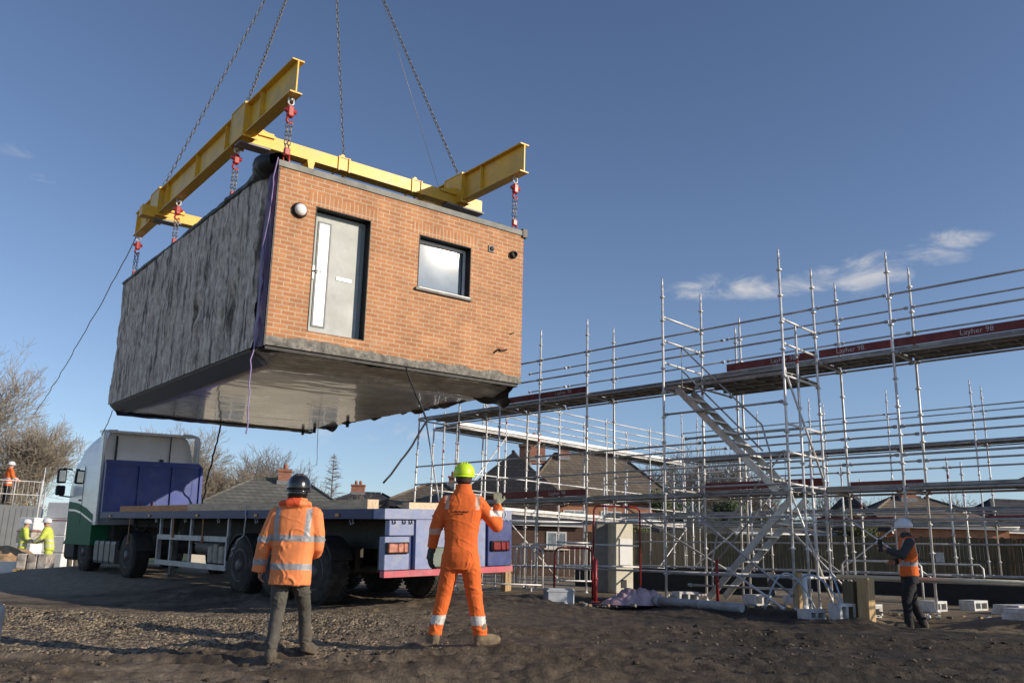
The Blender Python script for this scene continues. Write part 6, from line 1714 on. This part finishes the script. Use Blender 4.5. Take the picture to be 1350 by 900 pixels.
# pedestrian barriers
def barrier(parent_label, x, y, rz):
    t = thing('crowd_barrier', parent_label, 'barrier', (x, y, gz(x, y)), rz, 'galvanised pedestrian barriers')
    mb = MB(); mb.path([(-1.1, 0, .15), (-1.1, 0, .95), (-1.0, 0, 1.05), (1.0, 0, 1.05), (1.1, 0, .95), (1.1, 0, .15)], .021, 8); mb.tube((-1.1, 0, .22), (1.1, 0, .22), .018); mb.build('frame', M['galv'], t)
    mb = MB()
    for i in range(1, 17): mb.tube((-1.1 + 2.2 * i / 17, 0, .22), (-1.1 + 2.2 * i / 17, 0, 1.05), .008, n=5)
    mb.build('bar_infill', M['galv'], t)
    for s in (-.85, .85):
        MB().path([(s, -.30, .0), (s, -.04, .14), (s, .04, .14), (s, .30, .0)], .018, 6).build('foot', M['galv'], t)
barrier('crowd barrier partly hidden behind the right leg of the man in coveralls', -.25, 20.2, R(-4))
barrier('crowd barrier between the trailer tail and the low red frame', 1.35, 21.4, R(6))
# timber posts and pvc pipe
def post(x, y, h, w_, lab, m='timber_post', tilt=0.0):
    mb = MB(); mb.bbox((-w_ / 2, -w_ / 2, 0), (w_ / 2, w_ / 2, h), .008)
    o = mb.build('timber_post', M[m]); place(o, x, y, R(38), gz(x, y) - .05); o.rotation_euler = (0, R(tilt), R(38)); tag(o, lab, 'post', 'timber posts on the plot')
post(5.52, 13.60, .70, .19, 'broad pale timber post left of the man in the white helmet', tilt=2)
post(5.36, 13.78, .64, .17, 'shorter timber post tight behind the broad pale post', 'fence_wood')
post(4.95, 15.0, .66, .13, 'timber stump beside the white pipe stub at the stair tower foot')
post(.02, 20.6, .8, .18, 'pale timber post by the trailer tail behind the man in coveralls')
mb = MB(); mb.lathe([(.055, 0), (.055, .62), (.047, .62), (.047, .02)], (0, 0, 0), 'z', 16); mb.lathe([(.065, .0), (.065, .10), (.056, .10)], (0, 0, 0), 'z', 16)
tag(place(mb.build('pipe_stub', M['white_pvc']), 5.06, 15.0, 0, .27), 'upright white plastic pipe stub at the right foot of the stair tower', 'pipe')
# grey pipe lying
mb = MB(); mb.path([(-.95, 0, .09), (-.2, .0, .09), (.3, .01, .088), (.95, 0, .085)], .075, 14); mb.tube((-.95, 0, .09), (-.83, 0, .09), .088, n=14); mb.tube((.05, 0, .088), (.13, 0, .088), .084, n=14)
tag(place(mb.build('plastic_pipe', M['pipe']), 3.30, 15.35, R(-52), .24), 'grey plastic pipe lying along the mud edge left of the stair tower foot', 'pipe')
# white hollow blocks
def hblock(x, y, rz, lab, sx=.42, sy=.28, h=.19):
    mb = MB(); w_ = .045
    mb.box((-sx / 2, -sy / 2, 0), (-sx / 2 + w_, sy / 2, h)); mb.box((sx / 2 - w_, -sy / 2, 0), (sx / 2, sy / 2, h)); mb.box((-sx / 2 + w_, -sy / 2, h - w_), (sx / 2 - w_, sy / 2, h)); mb.box((-sx / 2 + w_, -sy / 2, 0), (sx / 2 - w_, sy / 2, w_)); mb.box((-.02, -sy / 2 + .004, w_), (.02, sy / 2 - .004, h - w_))
    tag(place(mb.build('hollow_block', M['white_block']), x, y, rz, gz(x, y) - .01), lab, 'block', 'white hollow blocks on the plot')
hblock(3.45, 17.0, R(20), 'white hollow block left of the lower stair flight')
hblock(4.6, 16.2, R(25), 'white hollow block right under the lower stair flight', .4, .3, .2)
hblock(5.45, 16.6, R(30), 'white hollow block behind the white pipe stub')
hblock(5.20, 13.75, R(20), 'white hollow block with a square opening left of the broad timber post', .30, .26, .26)
hblock(6.2, 15.3, R(25), 'white hollow block between the broad timber post and the man in the white helmet', .42)
hblock(6.35, 15.5, R(40), 'white hollow block just left of the boots of the man in the white helmet', .36)
hblock(7.7, 16.0, R(40), 'white hollow block just right of the boots of the man in the white helmet', .5)
hblock(8.8, 16.7, R(38), 'white hollow block furthest right beneath the scaffold', .55)
hblock(4.85, 14.1, R(24), 'low white hollow block left of the square holed block', .34, .26, .17)
for (x, y, lab) in ((9.05, 15.6, 'upper pale slab at the right edge on the sandy ground'), (8.5, 14.3, 'lower pale slab at the right edge of the mud')):
    mb = MB(); mb.bbox((-.5, -.25, 0), (.5, .25, .1), .01); mb.bbox((-.45, -.22, .102), (.5, .24, .18), .01)
    tag(place(mb.build('stacked_slab', M['white_block']), x, y, R(30), gz(x, y) - .02), lab, 'slab', 'pale slabs at the right edge')
mb = MB(); mb.bbox((-.25, -.18, 0), (.25, .18, .28), .02); mb.box((-.26, -.19, .22), (.26, .19, .25)); tag(place(mb.build('storage_box', mat('grey blue box', (.42, .45, .5), .6)), .98, 16.2, R(10)), 'grey blue box on the ground left of the low red frame', 'box')
def rubble(x, y, n, rr, seed, lab, ms):
    rng = random.Random(seed); t = MB()
    for i in range(n):
        t.slot(i % len(ms)); s = rng.uniform(.015, .06); px = rng.gauss(0, rr); py = rng.gauss(0, rr * .4)
        Mx = Matrix.Translation((px, py, s * .4)) @ Matrix.Rotation(rng.uniform(0, 3), 4, 'Z') @ Matrix.Rotation(rng.uniform(-.5, .5), 4, 'X')
        t.bbox((-s, -s * .6, -s * .4), (s, s * .6, s * .4), s * .12, Mx)
    o = t.build('rubble', ms); place(o, x, y, 0, gz(x, y)); tag(o, lab, 'rubble', kind='stuff')
rb = [M['concrete'], M['timber_post'], M['cab_side'], M['soil_tan'], M['white_block'], M['bark']]
rubble(1.2, 15.6, 26, .6, 1, 'bits of rubble and offcuts left of the pinkish bundle', rb); rubble(4.1, 15.4, 26, .5, 2, 'bits of rubble beside the grey plastic pipe', rb)
rubble(.3, 17.5, 40, .5, 3, 'bits of rubble by the trailer tail', rb); rubble(5.4, 14.9, 22, .5, 4, 'bits of rubble round the timber posts', rb); rubble(2.9, 17.2, 24, .6, 5, 'bits of rubble below the cream cabinet', rb); rubble(7.6, 15.2, 50, .9, 6, 'bits of rubble under the right hand scaffold', rb)
# draped cables
for k, (p0, p1, up, lab) in enumerate((((4.35, 14.9, .3), (5.15, 14.8, .35), .66, 'pale blue cable arching left of the white pipe stub'), ((4.7, 15.0, .3), (5.5, 14.3, .25), .70, 'pale blue cable arching over the white pipe stub'), ((5.5, 15.0, .95), (5.3, 13.9, .3), .12, 'pale cable drooping from the scaffold to the square holed block'))):
    p0 = Vector(p0); p1 = Vector(p1)
    rope('cable', [p0.lerp(p1, i / 14) + Vector((0, 0, up * 4 * (i / 14) * (1 - i / 14) * (1 - .3 * i / 14))) for i in range(15)], .015, M['cable_blue'], lab, 'cable', 'pale blue cables')
# sign on post by the fence, low hoop rails on the plot
for (x, y, rz, lab) in ((10.1, 20.2, R(-35), 'galvanised hoop rail with a pale tag right of the white helmet'), (7.4, 17.4, R(-40), 'low galvanised hoop rail just behind the man in the white helmet')):
    t = thing('hoop_rail', lab, 'hoop rail', (x, y, .29), rz, 'galvanised hoop rails')
    MB().path([(-.75, 0, 0), (-.75, 0, .78), (-.68, 0, .86), (.68, 0, .86), (.75, 0, .78), (.75, 0, 0)], .02, 8).build('hoop', M['galv'], t)
    if x > 8: MB().box((-.2, -.025, .9), (-.02, -.021, 1.12)).build('tag_plate', M['white_block'], t)
# dark block work inside the plot (low black foundation walls)
for (a, b, lab) in ((LR(6.0, 25.5), LR(17.5, 25.5), 'long low black foundation wall at the back of the plot'), (LR(3.0, 20.5), LR(7.0, 20.5), 'low black foundation wall behind the man in the white helmet'), (LR(10.5, 19.5), LR(16.5, 19.5), 'low black foundation wall behind the lower stair flight')):
    mb = MB(); mb.beam(a + Vector((0, 0, .55)), b + Vector((0, 0, .55)), .35, .62); tag(mb.build('foundation_wall', mat('black tanked blockwork', (.02, .02, .021), .7, var=.4, bump=.3)), lab, 'wall', 'low black foundation walls')
# long pale tube lying on the lower ledger
mb = MB(); mb.tube(LR(7.0, 15.40, .86), LR(3.6, 15.40, .86), .03); tag(mb.build('loose_tube', M['cabinet']), 'loose pale tube resting along the lowest scaffold ledger right of the white helmet', 'tube')

# ------------------------------------------------------------------ far left of the site
t = thing('site_cabin', 'grey steel site cabin with a guard railing round its roof', 'site cabin', (-21.6, 35.0, .25), R(28))
mb = MB(); mb.bbox((-2.2, 0, 0), (2.6, 2.4, 2.3), .03)
for k in range(22): mb.box((-2.1 + .21 * k, -.018, .12), (-2.1 + .21 * k + .10, .002, 2.18))
mb.build('body', M['container'], t)
MB().box((.2, -.03, 1.35), (.75, -.019, 1.5)).build('sign_plate', M['white_pvc'], t)
for x in (-2.1, -.9, .3, 1.5, 2.5):
    MB().tube((x, .06, 2.3), (x, .06, 3.9 if x in (-.9, 2.5) else 3.4), .02).build('rail_post', M['galv'], t)
mb = MB()
for z in (2.75, 3.3): mb.tube((-2.15, .06, z), (2.55, .06, z), .014)
mb.build('guard_rail', M['galv'], t)
mb = MB()
for k in range(24): mb.tube((-2.0 + .19 * k, .08, 2.35), (-2.0 + .19 * k, .08, 3.3), .007, n=5)
mb.build('mesh_infill', M['galv'], t)
def soil(u, v):
    a = 2 * math.pi * u; x = 1.7 * v * math.cos(a); y = 1.1 * v * math.sin(a)
    return (x, y, .80 * (1 - v ** 1.6) + .14 * float(fbm(x * 2.2, y * 2.2, 4, 9)) - .04)
o = MB().grid(soil, 60, 20).build('soil_heap', M['soil_tan']); fix_normals(o); tag(place(o, -16.8, 29.6, 0, gz(-16.8, 29.6) + .12), 'heap of dry tan soil behind the white kerb block at the left edge', 'soil heap')
mb = MB(); mb.bbox((-1.3, -.2, 0), (.72, .2, .36), .02); tag(place(mb.build('kerb_block', M['sheet_white']), -15.75, 28.3, R(2)), 'long white block in front of the tan soil heap', 'block')
t = thing('goods_pallet', 'pallet of packed pale goods behind the white kerb block', 'pallet', (-14.95, 28.2, gz(-15, 28.2)), R(8))
mb = MB()
for z in (0, .12): 
    for k in range(4): mb.box((-.5 + .27 * k, -.4, z), (-.32 + .27 * k, .4, z + .025))
for x in (-.5, -.05, .4): mb.box((x, -.39, .026), (x + .1, .39, .119))
mb.build('pallet_base', M['timber_post'], t)
for k in range(3): MB().bbox((-.46 + .31 * k, -.36, .146), (-.17 + .31 * k, .34, .62), .03).build('bag', M['plastic_mix'], t)
for k, (x, y, w_, h, lab) in enumerate(((-17.0, 33.6, 1.0, 2.5, 'tall white sheeted stack close behind the lorry cab mirrors'), (-17.9, 33.2, .7, 1.9, 'stack of mixed packed goods left of the white sheeted stack'))):
    t = thing('sheeted_stack', lab, 'stack', (x, y, gz(x, y)), R(-12), 'stacks of goods behind the cab')
    n = 4
    for i in range(n):
        z = h * i / n; MB().bbox((-w_ / 2 + .02 * (i % 2), -.4, z + .01), (w_ / 2 - .03 * ((i + 1) % 2), .4, z + h / n - .012), .03).build('pack', M['sheet_white' if (k == 0 or i % 2) else 'plastic_mix'], t)
    MB().box((-w_ / 2 - .01, -.41, h * .72), (w_ / 2 + .01, .41, h * .735)).build('strap', M['red_tube'], t)
for (x, y, h, lab) in ((-18.6, 34.6, 3.4, 'tall thin pale pole between the site cabin and the goods stacks'), (-18.1, 34.0, 2.9, 'shorter thin pale pole beside the goods stacks')):
    mb = MB(); mb.tube((0, 0, 0), (.02, 0, h), .035, n=8); tag(place(mb.build('marker_pole', M['rope_white']), x, y), lab, 'pole', 'thin poles by the goods stacks')
# dark blue post beside the camera at the left edge
t = thing('water_barrel', 'rounded dark blue drum edge at the extreme left of the foreground', 'drum', (-4.22, 7.0, gz(-4.22, 7.0) - .05))
MB().lathe([(.25, 0), (.29, .03), (.29, .55), (.285, .6), (.25, .63), (.02, .64)], (0, 0, 0), 'z', 28).build('shell', M['post_blue'], t)
